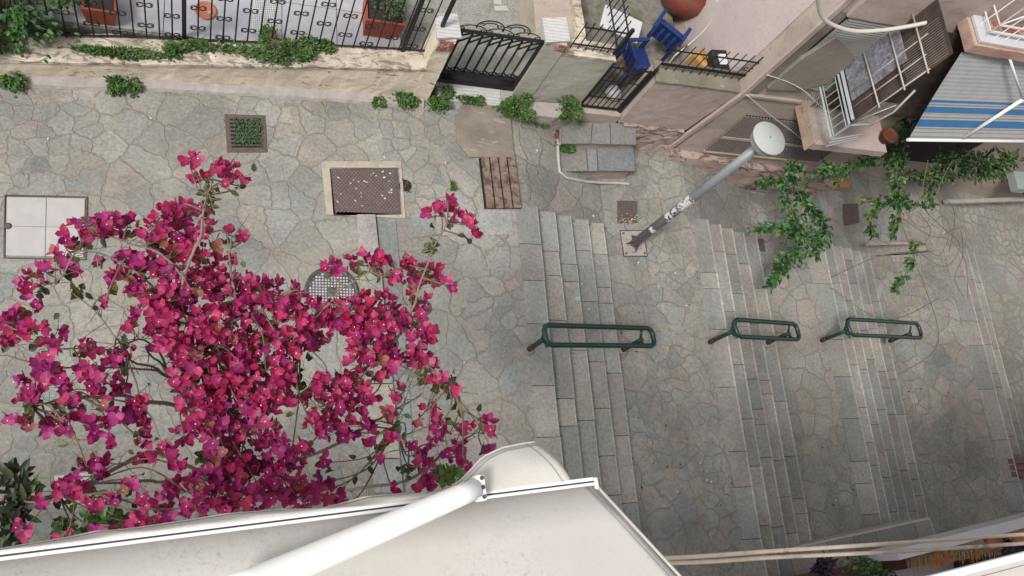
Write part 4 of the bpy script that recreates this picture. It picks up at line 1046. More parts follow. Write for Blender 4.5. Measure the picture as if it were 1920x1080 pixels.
# blue chairs
def bchair(loc, rz, label, tiltx=0):
    t = thing('plastic_chair', loc, label, 'chair', 'blue plastic chairs', rz=rz)
    M4 = wm(t) @ Matrix.Scale(.88, 4)
    def bx(nm, pts): m_ = MB(); m_.hexa([M4 @ Vector(v) for v in pts]); return m_.build(nm, M['bluep'], t, bevel=.006)
    def b(nm, x0, x1, y0, y1, z0, z1, dx=0, dy=0): return bx(nm, [(x0, y0, z0), (x1, y0, z0), (x1, y1, z0), (x0, y1, z0), (x0 + dx, y0 + dy, z1), (x1 + dx, y0 + dy, z1), (x1 + dx, y1 + dy, z1), (x0 + dx, y1 + dy, z1)])
    b('seat', -.22, .22, -.22, .2, .42, .445)
    for i in range(4): b('back_slat', -.2 + i * .11, -.13 + i * .11, .2, .225, .45, .85, 0, .1)
    b('top_rail', -.22, .22, .29, .32, .80, .88, 0, .02)
    for s_ in (-1, 1):
        for yy in (-.2, .17): b('leg', s_ * .2 - .025, s_ * .2 + .025, yy, yy + .04, 0, .42, 0, 0)
        b('armrest', s_ * .24 - .03, s_ * .24 + .03, -.2, .24, .63, .66)
        b('arm_support', s_ * .24 - .02, s_ * .24 + .02, -.2, -.16, .42, .63)
    return t
bchair(P(1252, 62, .42) * Vector((1, 1, 0)), 2.5, 'blue plastic chair standing upright under the red pot')
bchair(P(1196, 112, .42) * Vector((1, 1, 0)), 1.75, 'blue plastic chair behind the yard gate bars')
# big red pot / barrel
c = P(1292, -22, .35); t = thing('garden_urn', (c.x, c.y, 0), 'large dull red urn at the top edge behind the blue chair', 'urn')
m_ = MB(); m_.lathe((c.x, c.y, -.02), [(.22, 0), (.36, .15), (.44, .35), (.41, .55), (.33, .62), (.35, .66), (.31, .66), (.29, .5)], 32); m_.build('body', M['bigpot'], t)
m_ = MB(); m_.lathe((c.x, c.y, .50), [(.29, 0), (.29, .02)], 24); m_.build('soil', M['soil'], t)
# ochre jerry can
c = P(1318, 112, .6); t = thing('plastic_jug', c, 'ochre plastic jug beside the black crate', 'jug', rz=.6)
lbox(t, -.10, .10, -.14, .14, -.6, .05, 'yellow', 'body', .04); m_ = MB(); m_.lathe(c + Vector((0, 0, .05)), [(.03, 0), (.03, .05)], 12); m_.build('spout', M['yellow'], t)
c = P(1354, 112, .8); t = thing('crate', c, 'black plastic crate with a white sheet on it, by the pink wall', 'crate', rz=.1)
lbox(t, -.13, .13, -.16, .16, -.78, .0, 'black', 'body', .02); lbox(t, -.06, .07, -.08, .08, .003, .02, 'whiteplastic', 'paper_sheet', .004)
# red brick pot in front
c = P(1190, 118, .1); t = thing('clay_pot', c, 'small red clay trough behind the yard gate', 'planter'); lbox(t, -.14, .14, -.09, .09, -.1, .05, 'terracotta', 'body', .01)
c = P(1150, 175, .03); t = thing('paper_bag', c, 'crumpled white bag lying behind the yard gate', 'bag')
m_ = MB(); m_.lathe(c - Vector((0, 0, .03)), [(.09, 0), (.12, .04), (.08, .10), (.02, .12)], 10); m_.build('bag', M['whiteplastic'], t, rough=.03, cut=.05, nscale=9)

# ================================================================== PLANTERS IN COURTYARD
def planter(px0, px1, pyf, z, depth, h, label):
    a, b_ = P(px0, pyf, z), P(px1, pyf, z); t = thing('planter', (a + b_) / 2, label, 'planter', 'terracotta coloured trough planters')
    w_ = (b_.x - a.x); y0 = a.y
    m_ = MB(); e = .03
    x0, x1, y1 = a.x, b_.x, y0 + depth
    o_ = [(x0 + e, y0 + e, z), (x1 - e, y0 + e, z), (x1 - e, y1 - e, z), (x0 + e, y1 - e, z), (x0, y0, z + h), (x1, y0, z + h), (x1, y1, z + h), (x0, y1, z + h)]
    m_.add(o_, [(3, 2, 1, 0), (0, 1, 5, 4), (1, 2, 6, 5), (2, 3, 7, 6), (3, 0, 4, 7)])
    k_ = .025
    i_ = [(x0 + k_, y0 + k_, z + h), (x1 - k_, y0 + k_, z + h), (x1 - k_, y1 - k_, z + h), (x0 + k_, y1 - k_, z + h), (x0 + k_, y0 + k_, z + h - .04), (x1 - k_, y0 + k_, z + h - .04), (x1 - k_, y1 - k_, z + h - .04), (x0 + k_, y1 - k_, z + h - .04)]
    m_.add([o_[4], o_[5], o_[6], o_[7]] + i_[:4], [(0, 1, 5, 4), (1, 2, 6, 5), (2, 3, 7, 6), (3, 0, 4, 7)])
    m_.add(i_, [(4, 5, 1, 0), (5, 6, 2, 1), (6, 7, 3, 2), (7, 4, 0, 3)])
    m_.build('trough', M['terra'], t)
    m_ = MB(); m_.quad((x0 + k_, y0 + k_, z + h - .038), (x1 - k_, y0 + k_, z + h - .038), (x1 - k_, y1 - k_, z + h - .038), (x0 + k_, y1 - k_, z + h - .038)); m_.build('soil', M['soil'], t)
    return Vector(((x0 + x1) / 2, (y0 + y1) / 2, z + h))
c1 = planter(157, 222, 47, zc_, .36, .28, 'orange red trough planter at the left behind the fence')
c2 = planter(676, 747, 70, zc_, .42, .34, 'orange red trough planter with green shrub near the gate')
clump('planter_shrub', c2, .16, .18, .30, 420, .05, DKGREEN + [(.09, .14, .07)], 'small leaved green shrub in the planter near the gate', 'shrub')
clump('planter_shrub', c1 + Vector((0, .12, 0)), .16, .1, .22, 160, .045, DKGREEN, 'sparse green plant in the left planter', 'shrub')
c = P(385, 22, zc_); t = thing('plant_saucer', c, 'round terracotta saucer on the grey courtyard tiles', 'saucer')
m_ = MB(); m_.lathe(c, [(.095, 0), (.115, .03), (.105, .03), (.09, .01), (.02, .01)], 32); m_.build('dish', M['terracotta'], t)
m_ = MB(); m_.lathe(c + Vector((.05, -.01, .012)), [(.03, 0), (.02, .012)], 10); m_.build('pebble', M['kerb'], t)
# grey wire rack patch
# dark leafy shrub top-left behind fence
def bush(name, px, z, rad, h, n, L, cols, label, cat, dz=0):
    c = P(*px, z); return clump(name, c, rad, rad, h, n, L, cols, label, cat)
bush('garden_shrub', (20, 45), zc_, .40, .5, 900, .07, DKGREEN + GREEN[:2], 'dense dark green shrub behind the fence in the top left corner', 'shrub')
c = P(60, -5, zc_); clump('garden_shrub', c, .35, .3, .45, 500, .07, DKGREEN, 'dark green shrub beside the left planter at the top edge', 'shrub')
clump('ivy', P(12, 85, .36), .16, .1, .12, 260, .05, GREEN, 'bright green creeper on the wall top at the far left', 'creeper')
c = P(130, 5, zc_ + .15); clump('garden_shrub', c, .14, .1, .2, 120, .05, GREEN, 'small leafy sprig touching the left planter', 'shrub')

# weeds on and under the wall
ivy_spots = [((225, 88), 72, 9, 'long trail of green ivy along the wall top under the left planter'), ((418, 92), 72, 9, 'thin trail of green ivy on the wall top right of the fence post'), ((330, 93), 20, 8, 'tiny tuft of green ivy at the foot of the fence post'), ((541, 101), 50, 22, 'thick rounded cushion of green ivy spilling over the wall top'), ((608, 99), 14, 7, 'wispy end of ivy right of the green cushion')]
for (px, rx_, ry_, lab) in [(a[0], a[1], a[2], a[3]) for a in ivy_spots]:
    zt_ = .48; c = P(*px, zt_); sx_ = (P(px[0] + rx_, px[1], zt_) - c).length; sy_ = (P(px[0], px[1] + ry_, zt_) - c).length
    c.z = zwall(c.x) - .01
    sx_ *= 1.15; sy_ *= 1.3
    clump('ivy', c, sx_, sy_, .10 if ry_ < 15 else .18, int(sx_ * sy_ * 30000) + 300, .034, GREEN, lab, 'creeper', 'ivy on the cream wall')
weed_spots = [((26, 154), 18, 16, 'weed tuft at the foot of the cream wall, farthest left'), ((214, 162), 14, 15, 'left weed of a close pair at the wall foot'), ((250, 160), 13, 14, 'right weed of a close pair at the wall foot'), ((741, 187), 22, 17, 'round weed tuft before the cream wall left of the gate'), ((709, 192), 8, 7, 'tiny weed left of the round tuft by the wall'), ((773, 193), 10, 7, 'tiny weed between round tuft and gate'), ((818, 188), 22, 18, 'broad weed at the left end of the marble doorstep'), ((880, 191), 20, 7, 'flat weed in front of the marble doorstep'), ((966, 200), 27, 26, 'large weed tuft at the foot of the right gate pillar'), ((1013, 228), 12, 10, 'small weed between gate pillar and slate steps'), ((1063, 208), 18, 24, 'tall weed tuft at the left end of the slate steps'), ((1058, 282), 11, 9, 'small weed on the lower slate step'), ((848, 350), 4, 6, 'tiny weed in a paving crack near the timber slats')]
for (px, rx_, ry_, lab) in weed_spots:
    z = 0 if px[0] < 1000 else (0.03 if px == (1063, 208) else (-.38 if px == (1058, 282) else onramp(*px)))
    c = P(*px, z); sx_ = 1.05 * (P(px[0] + rx_, px[1], z) - c).length; sy_ = 1.05 * (P(px[0], px[1] + ry_, z) - c).length
    clump('weed', c, sx_, sy_, .16 * min(1, rx_ / 18), int(40 + min(1, rx_ / 12) * 160 + sx_ * sy_ * 40000), .036, GREEN, lab, 'weed', 'weeds along the walls')

# ================================================================== LAMP POST
pb = P(1187, 458, -.75)
t = thing('street_lamp', pb, 'grey street lamp post with round pale disc head and torn stickers', 'street lamp')
m_ = MB(); A, B, C_, D = [P(*a, -.75) for a in [(1162, 433), (1205, 433), (1213, 481), (1169, 481)]]
m_.prism([a.xy for a in (A, B, C_, D)], -.748, -.735); m_.build('base_plate', M['kerb'], t, bevel=.003)
m_ = MB(); m_.tube([Vector((p.x, p.y, -.738)) for p in (A, B, C_, D)], .012, 4, close=True, smooth=False)
for k_ in range(4):
    a = k_ * math.pi / 2 + .1; v = Vector((math.cos(a), math.sin(a), 0)); s_ = Vector((-v.y, v.x, 0))
    b_ = Vector((pb.x, pb.y, -.735)); m_.add([b_ + v * .05 + s_ * .005, b_ + v * .13 + s_ * .005, b_ + v * .05 + s_ * .005 + Vector((0, 0, .16)), b_ + v * .05 - s_ * .005, b_ + v * .13 - s_ * .005, b_ + v * .05 - s_ * .005 + Vector((0, 0, .16))], [(0, 1, 2), (5, 4, 3), (0, 3, 4, 1), (1, 4, 5, 2), (2, 5, 3, 0)])
for q in (A, B, C_, D):
    cq = Vector((pb.x, pb.y, 0)).lerp(Vector((q.x, q.y, 0)), .78); m_.lathe((cq.x, cq.y, -.735), [(.014, 0), (.014, .02)], 6)
m_.build('gusset', M['rust'], t)
ZL = 2.17
m_ = MB(); m_.tube([(pb.x, pb.y, -.735), (pb.x, pb.y, 1.0), (pb.x, pb.y, ZL)], [.062, .055, .052], 20); m_.build('pole', M['galv'], t)
for (z0, z1, a0, a1) in [(-.18, -.10, -2.6, -.9), (.22, .36, -3.0, -.6), (.40, .52, -2.8, -1.4), (.56, .86, -3.2, -.3)]:
    m_ = MB(); n_ = 10; vs = []
    for k_ in range(n_ + 1):
        a = lerp(a0, a1, k_ / n_) - .6; r_ = .0605
        e0, e1 = ru(-.02, .02), ru(-.02, .02)
        vs += [(pb.x + r_ * math.cos(a), pb.y + r_ * math.sin(a), z0 + e0), (pb.x + r_ * math.cos(a), pb.y + r_ * math.sin(a), z1 + e1)]
    m_.add(vs, [(2 * i, 2 * i + 2, 2 * i + 3, 2 * i + 1) for i in range(n_)], None, True); m_.build('sticker', M['sticker'], t)
m_ = MB(); m_.lathe((pb.x, pb.y, ZL), [(.055, 0), (.072, .01), (.072, .075), (.075, .08), (.16, .10), (.17, .105), (.172, .19)], 32, smooth=False); hd = m_.build('lamp_head', M['lampside'], t)
m_ = MB(); m_.lathe((pb.x, pb.y, ZL + .192), [(.195, 0), (.2, .012), (.192, .022), (.02, .038), (.018, .038)], 48); m_.build('lamp_cap', M['lamp'], hd)
m_ = MB(); m_.lathe((pb.x, pb.y, ZL + .227), [(.010, 0), (.008, .006)], 10); m_.build('screw', M['black'], hd)

# ================================================================== HANDRAILS
def handrail(b0, zb0, b1, zb1, corners, ztop0, ztop1, label, w_):
    """corners: px of the loop's left centre and right centre"""
    p0, p1 = P(*b0, zb0), P(*b1, zb1)
    L0, L1 = P(*corners[0], ztop0), P(*corners[1], ztop1)
    t = thing('handrail', p0, label, 'handrail', 'green double handrails on the steps')
    ax = (L1 - L0); ax.normalize(); sd_ = Vector((-ax.y, ax.x, 0)).normalized()
    r = .031; k_ = .075
    loop = []
    hw = w_ / 2
    def cpt(u, s_): return L0 + ax * u + sd_ * s_
    Ln = (L1 - L0).length
    base_ = [(0, -hw + k_), (k_ * .3, -hw + k_ * .3), (k_, -hw), (Ln - k_, -hw), (Ln - k_ * .3, -hw + k_ * .3), (Ln, -hw + k_), (Ln, hw - k_), (Ln - k_ * .3, hw - k_ * .3), (Ln - k_, hw), (k_, hw), (k_ * .3, hw - k_ * .3), (0, hw - k_)]
    m_ = MB(); m_.tube([cpt(*q) for q in base_], r, 12, close=True); m_.build('rail_loop', M['green'], t)
    for (pb_, tp) in ((p0, L0 + Vector((0, 0, -.01))), (p1, L0 + ax * (((p1 - L0) * Vector((1, 1, 0))).dot(Vector((ax.x, ax.y, 0)).normalized()) / max(.2, Vector((ax.x, ax.y)).length)))):
        m_ = MB(); top = Vector((pb_.x, pb_.y, tp.z - .05)); 
        m_.tube([pb_, top], .028, 12)
        po = m_.build('post', M['green'], t); m_ = MB(); m_.lathe(pb_ + Vector((0, 0, .0)), [(.075, 0), (.065, .008), (.036, .014)], 14); m_.build('mortar_collar', M['mortar'], po, rough=.008, cut=.05)
        m_ = MB()
        for s_ in (-1, 1): m_.tube([top - Vector((0, 0, .05)), top + sd_ * s_ * hw * .5 + Vector((0, 0, .015)), Vector((top.x, top.y, tp.z)) + sd_ * s_ * (hw - .012) + Vector((0, 0, -.01))], .016, 8)
        m_.build('bracket', M['green'], po)
        m_ = MB(); m_.lathe(pb_, [(.034, 0), (.034, .10), (.029, .13)], 14); m_.build('foot', M['greenrust'], po)
    return t
def solve_top(base, zb, top):
    v = ray(*top); Bp = P(*base, zb); s_ = (v.x * Bp.x + v.y * Bp.y) / (v.x ** 2 + v.y ** 2); return CAMZ + s_ * v.z
z0 = .50
handrail((992, 655), 0, (1168, 656), -.60, ((1022, 628), (1225, 632)), .53, -.10, 'long dark green double handrail on the first flight of steps', .23)
handrail((1330, 642), -.75, (1438, 643), -1.2, ((1379, 615), (1496, 622)), -.12, -.68, 'short dark green double handrail on the middle flight of steps', .235)
handrail((1539, 639), -1.5, (1667, 640), -1.95, ((1591, 613), (1725, 620)), -.86, -1.48, 'dark green double handrail farthest right, on the third flight', .25)

# ================================================================== OUR BUILDING: ledge, planter, wires (bottom right)
lz = -.75
# raised slate ledge along our building
m_ = MB(); e0, e1 = P(1250, 1078, lz), P(1741, 970, lz)
e0 = Vector((5.2, .0, 0)); e1 = Vector((P(1741, 970, lz).x, P(1741, 970, lz).y, 0))
m_ = MB(); x = 5.2
dirv = (P(1741, 970, -1.0) - P(1300, 1066, -1.0)).normalized()
E0 = P(1250, 1077, -1.0); E1 = P(1741, 970, -1.0); Ls = (E1 - E0).length; sdv = Vector((dirv.y, -dirv.x, 0))
u = 0
while u < Ls:
    ln = min(ru(.3, .75), Ls - u)
    a, b_ = E0 + dirv * (u + .004) - Vector((0, 0, 0)), E0 + dirv * (u + ln - .004)
    q = [a + sdv * .035, b_ + sdv * .035, b_ + sdv * 1.5, a + sdv * 1.5]; m_.prism([p.xy for p in q], -1.04, -1.0, jit(random.choice(SL), .08)); u += ln
m_.prism([(E0 + sdv * .03).xy, (E1 + sdv * .03).xy, (E1 + sdv * 1.5).xy, (E0 + sdv * 1.5).xy], -3, -1.042, (.2, .19, .17))
o = m_.build('pavement', M['slab'], bevel=.003); o['kind'] = 'structure'
m_ = MB(); m_.obox((E0 + E1) / 2 + sdv * .016 - Vector((0, 0, .3)), dirv * Ls / 2, sdv * .016, Vector((0, 0, .302))); m_.obox(E1 + sdv * .75 + dirv * .012 - Vector((0, 0, .3)), dirv * .01, sdv * .74, Vector((0, 0, .302)))
tag(m_.build('kerb', M['kerbmortar'], rough=.003, cut=.2), 'pale mortar edge of the raised slate ledge, bottom right', 'kerb')
# apartment building of the camera: unseen front wall, right part raised for shade
t = thing('apartment_building', (4, -1.4, -1), 'unseen white walled apartment building of the camera, right part raised for shade', 'building')
m_ = MB(); m_.box(-10, 5, -1.9, -1.5, -3.5, 7.0); m_.box(5.001, 22, -1.9, -1.5, -3.5, 9); m_.build('wall', M['balwhite'], t)
# white beam / terrace parapet at bottom right
zz = .4
def beam(a, b_, z, wd, th, mat, nm, label, cat, off=0):
    A_, B_ = P(*a, z), P(*b_, z); v = (B_ - A_).normalized(); s_ = Vector((v.y, -v.x, 0))
    m_ = MB(); m_.obox((A_ + B_) / 2 + s_ * wd / 2 - Vector((0, 0, th / 2)), (B_ - A_) / 2, s_ * wd / 2, Vector((0, 0, th / 2)))
    return tag(m_.build(nm, M[mat], rough=.004, cut=.2), label, cat)
beam((1680, 1030), (2080, 930), .2, .13, .5, 'balwhite', 'parapet', 'white parapet top running out of the bottom right corner', 'parapet')
beam((1850, 1008), (2100, 944), .16, .16, .06, 'terracotta', 'terrace_floor', 'orange brown terrace floor behind the white parapet', 'terrace')
# planter bed
beam((1480, 1082), (1730, 1036), -.35, .16, .14, 'woodred', 'planter_edge', 'dark red painted beam edging the flower bed, bottom right', 'beam')
beam((1400, 1114), (1800, 1038), -.5, 1.2, .3, 'balwhite', 'terrace_slab', 'white slab behind the dark red beam, bottom right', 'slab')
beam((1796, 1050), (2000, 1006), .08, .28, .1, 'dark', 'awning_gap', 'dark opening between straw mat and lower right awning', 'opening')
# straw mat
A_, B_ = P(1700, 1036, .1), P(1868, 1018, .1)
m_ = MB(); v = (B_ - A_).normalized(); s_ = Vector((v.y, -v.x, 0))
for i in range(420):
    u = rnd(); p = A_.lerp(B_, u) + s_ * ru(-.02, .05) + Vector((0, 0, ru(-.03, .03))); q = p + s_ * ru(.10, .24) * (1 - .4 * u) + v * ru(-.05, .05); m_.tube([p, (p + q) / 2 + Vector((0, 0, .01)), q], .005, 3, smooth=False)
m_.obox((A_ + B_) / 2 + s_ * .08 - Vector((0, 0, .03)), (B_ - A_) / 2, s_ * .08, Vector((0, 0, .01)))
tag(m_.build('straw_mat', M['thatch']), 'frayed straw mat with an orange end under the beige cables', 'straw mat')
# bed plants
def sprig(px, z, n, L, cols, label, h=.25, spread=.12, nm='bedding_plant'):
    c = P(*px, z); t = thing(nm, c, label, 'plant'); fo, st = MB(), MB()
    for i in range(n):
        a = ru(0, 6.283); r = spread * math.sqrt(rnd()); top = c + Vector((math.cos(a) * r, math.sin(a) * r, h * ru(.5, 1)))
        st.tube([c, (c + top) / 2 + Vector((0, 0, .02)), top], .004, 4, smooth=False)
        for k_ in range(7):
            q = c.lerp(top, .35 + .65 * k_ / 6); leaf(fo, q, rvec() * Vector((1, 1, .5)) + Vector((0, 0, .3)), Vector((0, 0, 1)), L * ru(.7, 1.2), L * .28, jit(random.choice(cols)))
    fo.build('foliage', M['leaf'], t); st.build('stem', M['twig'], t); return t
sprig((1530, 1066), -.3, 20, .13, [(.05, .02, .06), (.08, .03, .08), (.03, .015, .035)], 'purple leaved plant in the bed behind the ledge')
clump('bedding_plant', P(1600, 1058, -.3), .26, .10, .2, 420, .05, GREEN + DKGREEN + [(.2, .28, .14)], 'green trailing plant right of the purple one in the bed', 'plant')
clump('bedding_plant', P(1650, 1078, -.3), .18, .08, .12, 180, .045, DKGREEN, 'green plant at the bottom edge below the dark red beam', 'plant')
sprig((1880, 1022), .2, 8, .10, [(.015, .015, .02), (.03, .03, .035)], 'dark spiky plant at the end of the straw mat', h=.15, spread=.12)
# cables
def sag(pts, z, r, label):
    q = [P(a, b_, zz_) for (a, b_), zz_ in zip(pts, z)]; m_ = MB(); m_.tube(smooth_pts(q, 8), r, 10); return tag(m_.build('cable', M['cable']), label, 'cable', 'beige cables along the building')
sag([(1150, 1049), (1240, 1047), (1330, 1042), (1450, 1033), (1580, 1025), (1700, 1017), (1800, 1010), (1960, 999)], [4.6] * 8, .0125, 'upper beige cable sagging across the bottom right')
sag([(1150, 1061), (1245, 1056), (1330, 1053), (1450, 1045), (1580, 1039), (1700, 1033), (1800, 1027), (1960, 1016)], [4.57] * 8, .0125, 'lower beige cable running just under the upper one')
# bench at right edge
c = P(1893, 880, -2.85); t = thing('bench', P(1920, 890, -2.85), 'dark red wooden slat bench cut off by the right edge', 'bench')
m_ = MB()
zb = -2.42
A_, B_ = P(1886, 858, zb), P(2090, 845, zb); v = (B_ - A_).normalized(); s_ = Vector((v.y, -v.x, 0))
for i in range(3):
    m_ = MB(); m_.obox((A_ + B_) / 2 + s_ * (.07 + i * .115), (B_ - A_) / 2, s_ * .05, Vector((0, 0, .02))); m_.build('slat', M['woodred'], t, bevel=.005)
for k_ in (.06, .5, .9):
    m_ = MB(); q = A_.lerp(B_, k_) + s_ * .18 - Vector((0, 0, .23)); m_.obox(q, v * .03, s_ * .16, Vector((0, 0, .20))); m_.build('leg', M['iron'], t)

# ================================================================== VINES (right)
def vine(paths, n, L, cols, label, bare=None, thick=.008, spread=.05):
    c0 = paths[0][0]; t = thing('climbing_vine', P(*c0[:2], c0[2]), label, 'vine'); fo, st = MB(), MB()
    for pth in paths:
        pts = smooth_pts([P(a, b_, z) for a, b_, z, *_ in pth], 5)
        ws = [q[3] if len(q) > 3 else spread for q in pth]
        st.tube(pts, [thick * (1 - .7 * i / len(pts)) for i in range(len(pts))], 5)
        m = len(pts); tot = sum((b_ - a).length for a, b_ in zip(pts, pts[1:]))
        for i in range(int(n * tot)):
            u = rnd() * (m - 1); i0 = int(u); p = pts[i0].lerp(pts[min(i0 + 1, m - 1)], u - i0)
            wv = .8 * interp(u / (m - 1) * (len(ws) - 1), [(k_, w__) for k_, w__ in enumerate(ws)])
            if wv <= 0: continue
            if noise.noise(p * 7) < -.12 and rnd() < .8: continue
            off = Vector((random.gauss(0, 1), random.gauss(0, 1), random.gauss(0, .7))) * wv * .5; q = p + off
            dd = off + (pts[min(i0 + 1, m - 1)] - pts[i0]) * .5 + rvec() * .03 + Vector((0, 0, -.01))
            leaf(fo, q, dd, Vector((0, 0, 1)) + rvec() * .55, L * ru(.45, 1.35), L * ru(.5, .65), jit(random.choice(cols)), .3)
            if rnd() < .12: st.tube([p, q], .003, 3, smooth=False)
    if bare:
        for pth in bare: st.tube(smooth_pts([P(a, b_, z) for a, b_, z in pth], 6), .006, 4, smooth=False)
    fo.build('foliage', M['leaf'], t); st.build('stem', M['twig'], t); return t
VG = [(.022, .075, .024), (.035, .105, .032), (.055, .14, .045), (.10, .19, .07), (.014, .045, .016), (.03, .06, .03), (.12, .17, .045)]
vine([[(1560, 315, .2, .02), (1520, 330, .1, .05), (1485, 310, .05, .06), (1490, 345, 0, .09), (1510, 380, -.05, .10), (1530, 400, -.1, .08)],
      [(1490, 345, 0, .05), (1470, 365, 0, .06), (1490, 410, -.05, .10), (1490, 440, -.1, .15), (1520, 430, -.1, .14)],
      [(1530, 400, -.1, .07), (1545, 430, -.1, .08), (1530, 465, -.1, .10), (1490, 480, -.15, .12), (1465, 505, -.2, .09), (1442, 538, -.3, .03)],
      [(1490, 345, 0, .04), (1450, 340, 0, .05), (1420, 347, 0, .02)], [(1490, 440, -.1, .08), (1450, 428, -.1, .05), (1405, 432, -.2, .02)]], 340, .085, VG, 'hanging leafy vine nearest the lamp post, reaching down over the steps', spread=.08)
vine([[(1700, 240, .45, .08), (1690, 290, .35, .10), (1650, 300, .3, .08), (1600, 310, .2, .07), (1560, 320, .15, .05), (1545, 300, .1, .03)],
      [(1690, 290, .35, .1), (1680, 330, .2, .12), (1690, 375, .1, .10), (1750, 385, 0, .05)],
      [(1690, 375, .1, .08), (1660, 380, .1, .08), (1620, 375, 0, .06)], [(1690, 375, .1, .07), (1680, 410, 0, .06), (1675, 440, -.1, .03)],
      [(1740, 350, .1, .10), (1750, 385, 0, .03)],
      [(1660, 380, 0, .0), (1630, 410, 0, .06), (1638, 440, -.1, .03)],
      [(1600, 310, .2, .05), (1570, 340, .1, .06), (1555, 330, .1, .06)],
      [(1715, 455, -.3, .03), (1712, 480, -.4, .06), (1700, 510, -.5, .05), (1675, 545, -.6, .02)]], 240, .085, VG + [(.11, .17, .05)], 'spreading leafy vine in the middle below the window cage',
     bare=[[(1740, 300, .4), (1730, 380, 0), (1760, 420, -.3), (1800, 460, -.6), (1770, 500, -.8), (1720, 470, -.9)], [(1700, 400, 0), (1760, 370, -.1), (1790, 400, -.4), (1780, 470, -.8)], [(1680, 400, -.1), (1740, 440, -.4), (1780, 450, -.6), (1810, 490, -.8), (1815, 560, -1)],
           [(1740, 470, -.6), (1650, 480, -1.2), (1560, 520, -1.4)], [(1760, 560, -1.3), (1660, 600, -1.4), (1560, 540, -1.4)], [(1690, 420, 0), (1720, 500, -.6), (1760, 640, -1.4), (1690, 700, -1.6)], [(1750, 380, .1), (1770, 330, .3), (1790, 300, .4), (1795, 340, .2)],
           [(1720, 395, .1), (1745, 430, -.1), (1735, 460, -.3), (1760, 480, -.5), (1775, 455, -.5)], [(1690, 385, .1), (1715, 420, -.1), (1740, 425, -.2), (1765, 405, -.2), (1780, 420, -.3)], [(1770, 440, -.5), (1800, 430, -.6), (1805, 480, -.8), (1790, 520, -1), (1805, 555, -1.1)]], spread=.08)
vine([[(1720, 40, 1.9, .09), (1745, 20, 1.9, .10), (1780, 15, 2.0, .08)], [(1720, 40, 1.9, .08), (1700, 70, 1.7, .09)], [(1720, 180, 1.0, .08), (1705, 215, .9, .10), (1680, 250, .6, .07), (1660, 262, .5, .04)]], 260, .10, VG, 'glossy leaves climbing the window cage by the balcony corner', spread=.08)
vine([[(1760, 300, -.2, .14), (1800, 300, -.2, .2), (1850, 305, -.3, .2), (1900, 300, -.3, .16)], [(1770, 325, -.4, .14), (1820, 325, -.4, .14), (1880, 325, -.5, .10)], [(1700, 330, -.1, .12), (1760, 335, -.4, .14)]], 430, .085, VG + [(.06, .12, .02)], 'dense bush growing out from under the striped awning', spread=.1)
m_ = MB(); q = [P(1530, 308, onramp(1550, 345)), P(1585, 308, onramp(1550, 345)), P(1590, 353, onramp(1550, 345)), P(1537, 353, onramp(1550, 345))]
m_.prism([p.xy for p in q], q[0].z - .1, q[0].z + .05); tag(m_.build('kerb_block', M['orange'], rough=.01, cut=.08), 'orange painted block at the foot of the pink house', 'block')

# ================================================================== OWN AWNING (bottom left)
ZB = 6.6
f0, f1 = P(-260, 1078, ZB), P(1112, 905, ZB); r0 = P(1275, 1080, ZB + .12)
upz = Vector((0, 0, 1)); bdir = (f1 - f0).normalized(); inw = Vector((bdir.y, -bdir.x, 0))
t = thing('cream_awning', f1, 'large cream canvas awning with white front bar filling the bottom left', 'awning')
nu, nv = 40, 10; m_ = MB(); vs = []
r_end = f1 + (P(1290, 1098, ZB + .13) - f1).normalized() * 1.5
backv = (r_end - f1)
for j in range(nv + 1):
    for i in range(nu + 1):
        u, v = i / nu, j / nv
        p = f0.lerp(f1, u) + backv * v + Vector((0, 0, .012 * math.sin(u * 9 + v * 4) * math.sin(v * 3.1)))
        vs.append(p)
m_.add(vs, [(j * (nu + 1) + i, j * (nu + 1) + i + 1, (j + 1) * (nu + 1) + i + 1, (j + 1) * (nu + 1) + i) for j in range(nv) for i in range(nu)], None, True)
o = m_.build('canvas', M['fabric'], t); sm = o.modifiers.new('s', 'SOLIDIFY'); sm.thickness = .002
# hem lines on the right edge
m_ = MB()
for k_ in (.012, .030): m_.tube([f1 - bdir * k_ + Vector((0, 0, .003)), r_end - bdir * k_ + Vector((0, 0, .003))], .0009, 4, smooth=False)
m_.build('hem_seam', basic('grey thread', (.16, .15, .15), .8), t)
m_ = MB(); m_.tube([f1 + Vector((0, 0, .004)), r_end + Vector((0, 0, .004))], .005, 6); m_.build('hem', M['fabric'], t)
m_ = MB()
m_.obox((f0 + f1) / 2 + inw * .0040 + upz * .008, (f1 - f0) / 2, inw * .0048, upz * .008); m_.obox((f0 + f1) / 2 - inw * .0100 + upz * .006, (f1 - f0) / 2, inw * .0062, upz * .008)
m_.build('front_bar', M['white'], t, bevel=.004)
m_ = MB(); m_.obox((f0 + f1) / 2 + inw * -.0025 + upz * .0085, (f1 - f0) / 2, inw * .0014, upz * .0055); m_.build('slot', M['black'], t)
m_ = MB(); m_.obox(f1 + bdir * .004 + upz * .006 + inw * .004, bdir * .006, inw * .018, upz * .013); m_.build('end_cap', M['white'], t, bevel=.005)
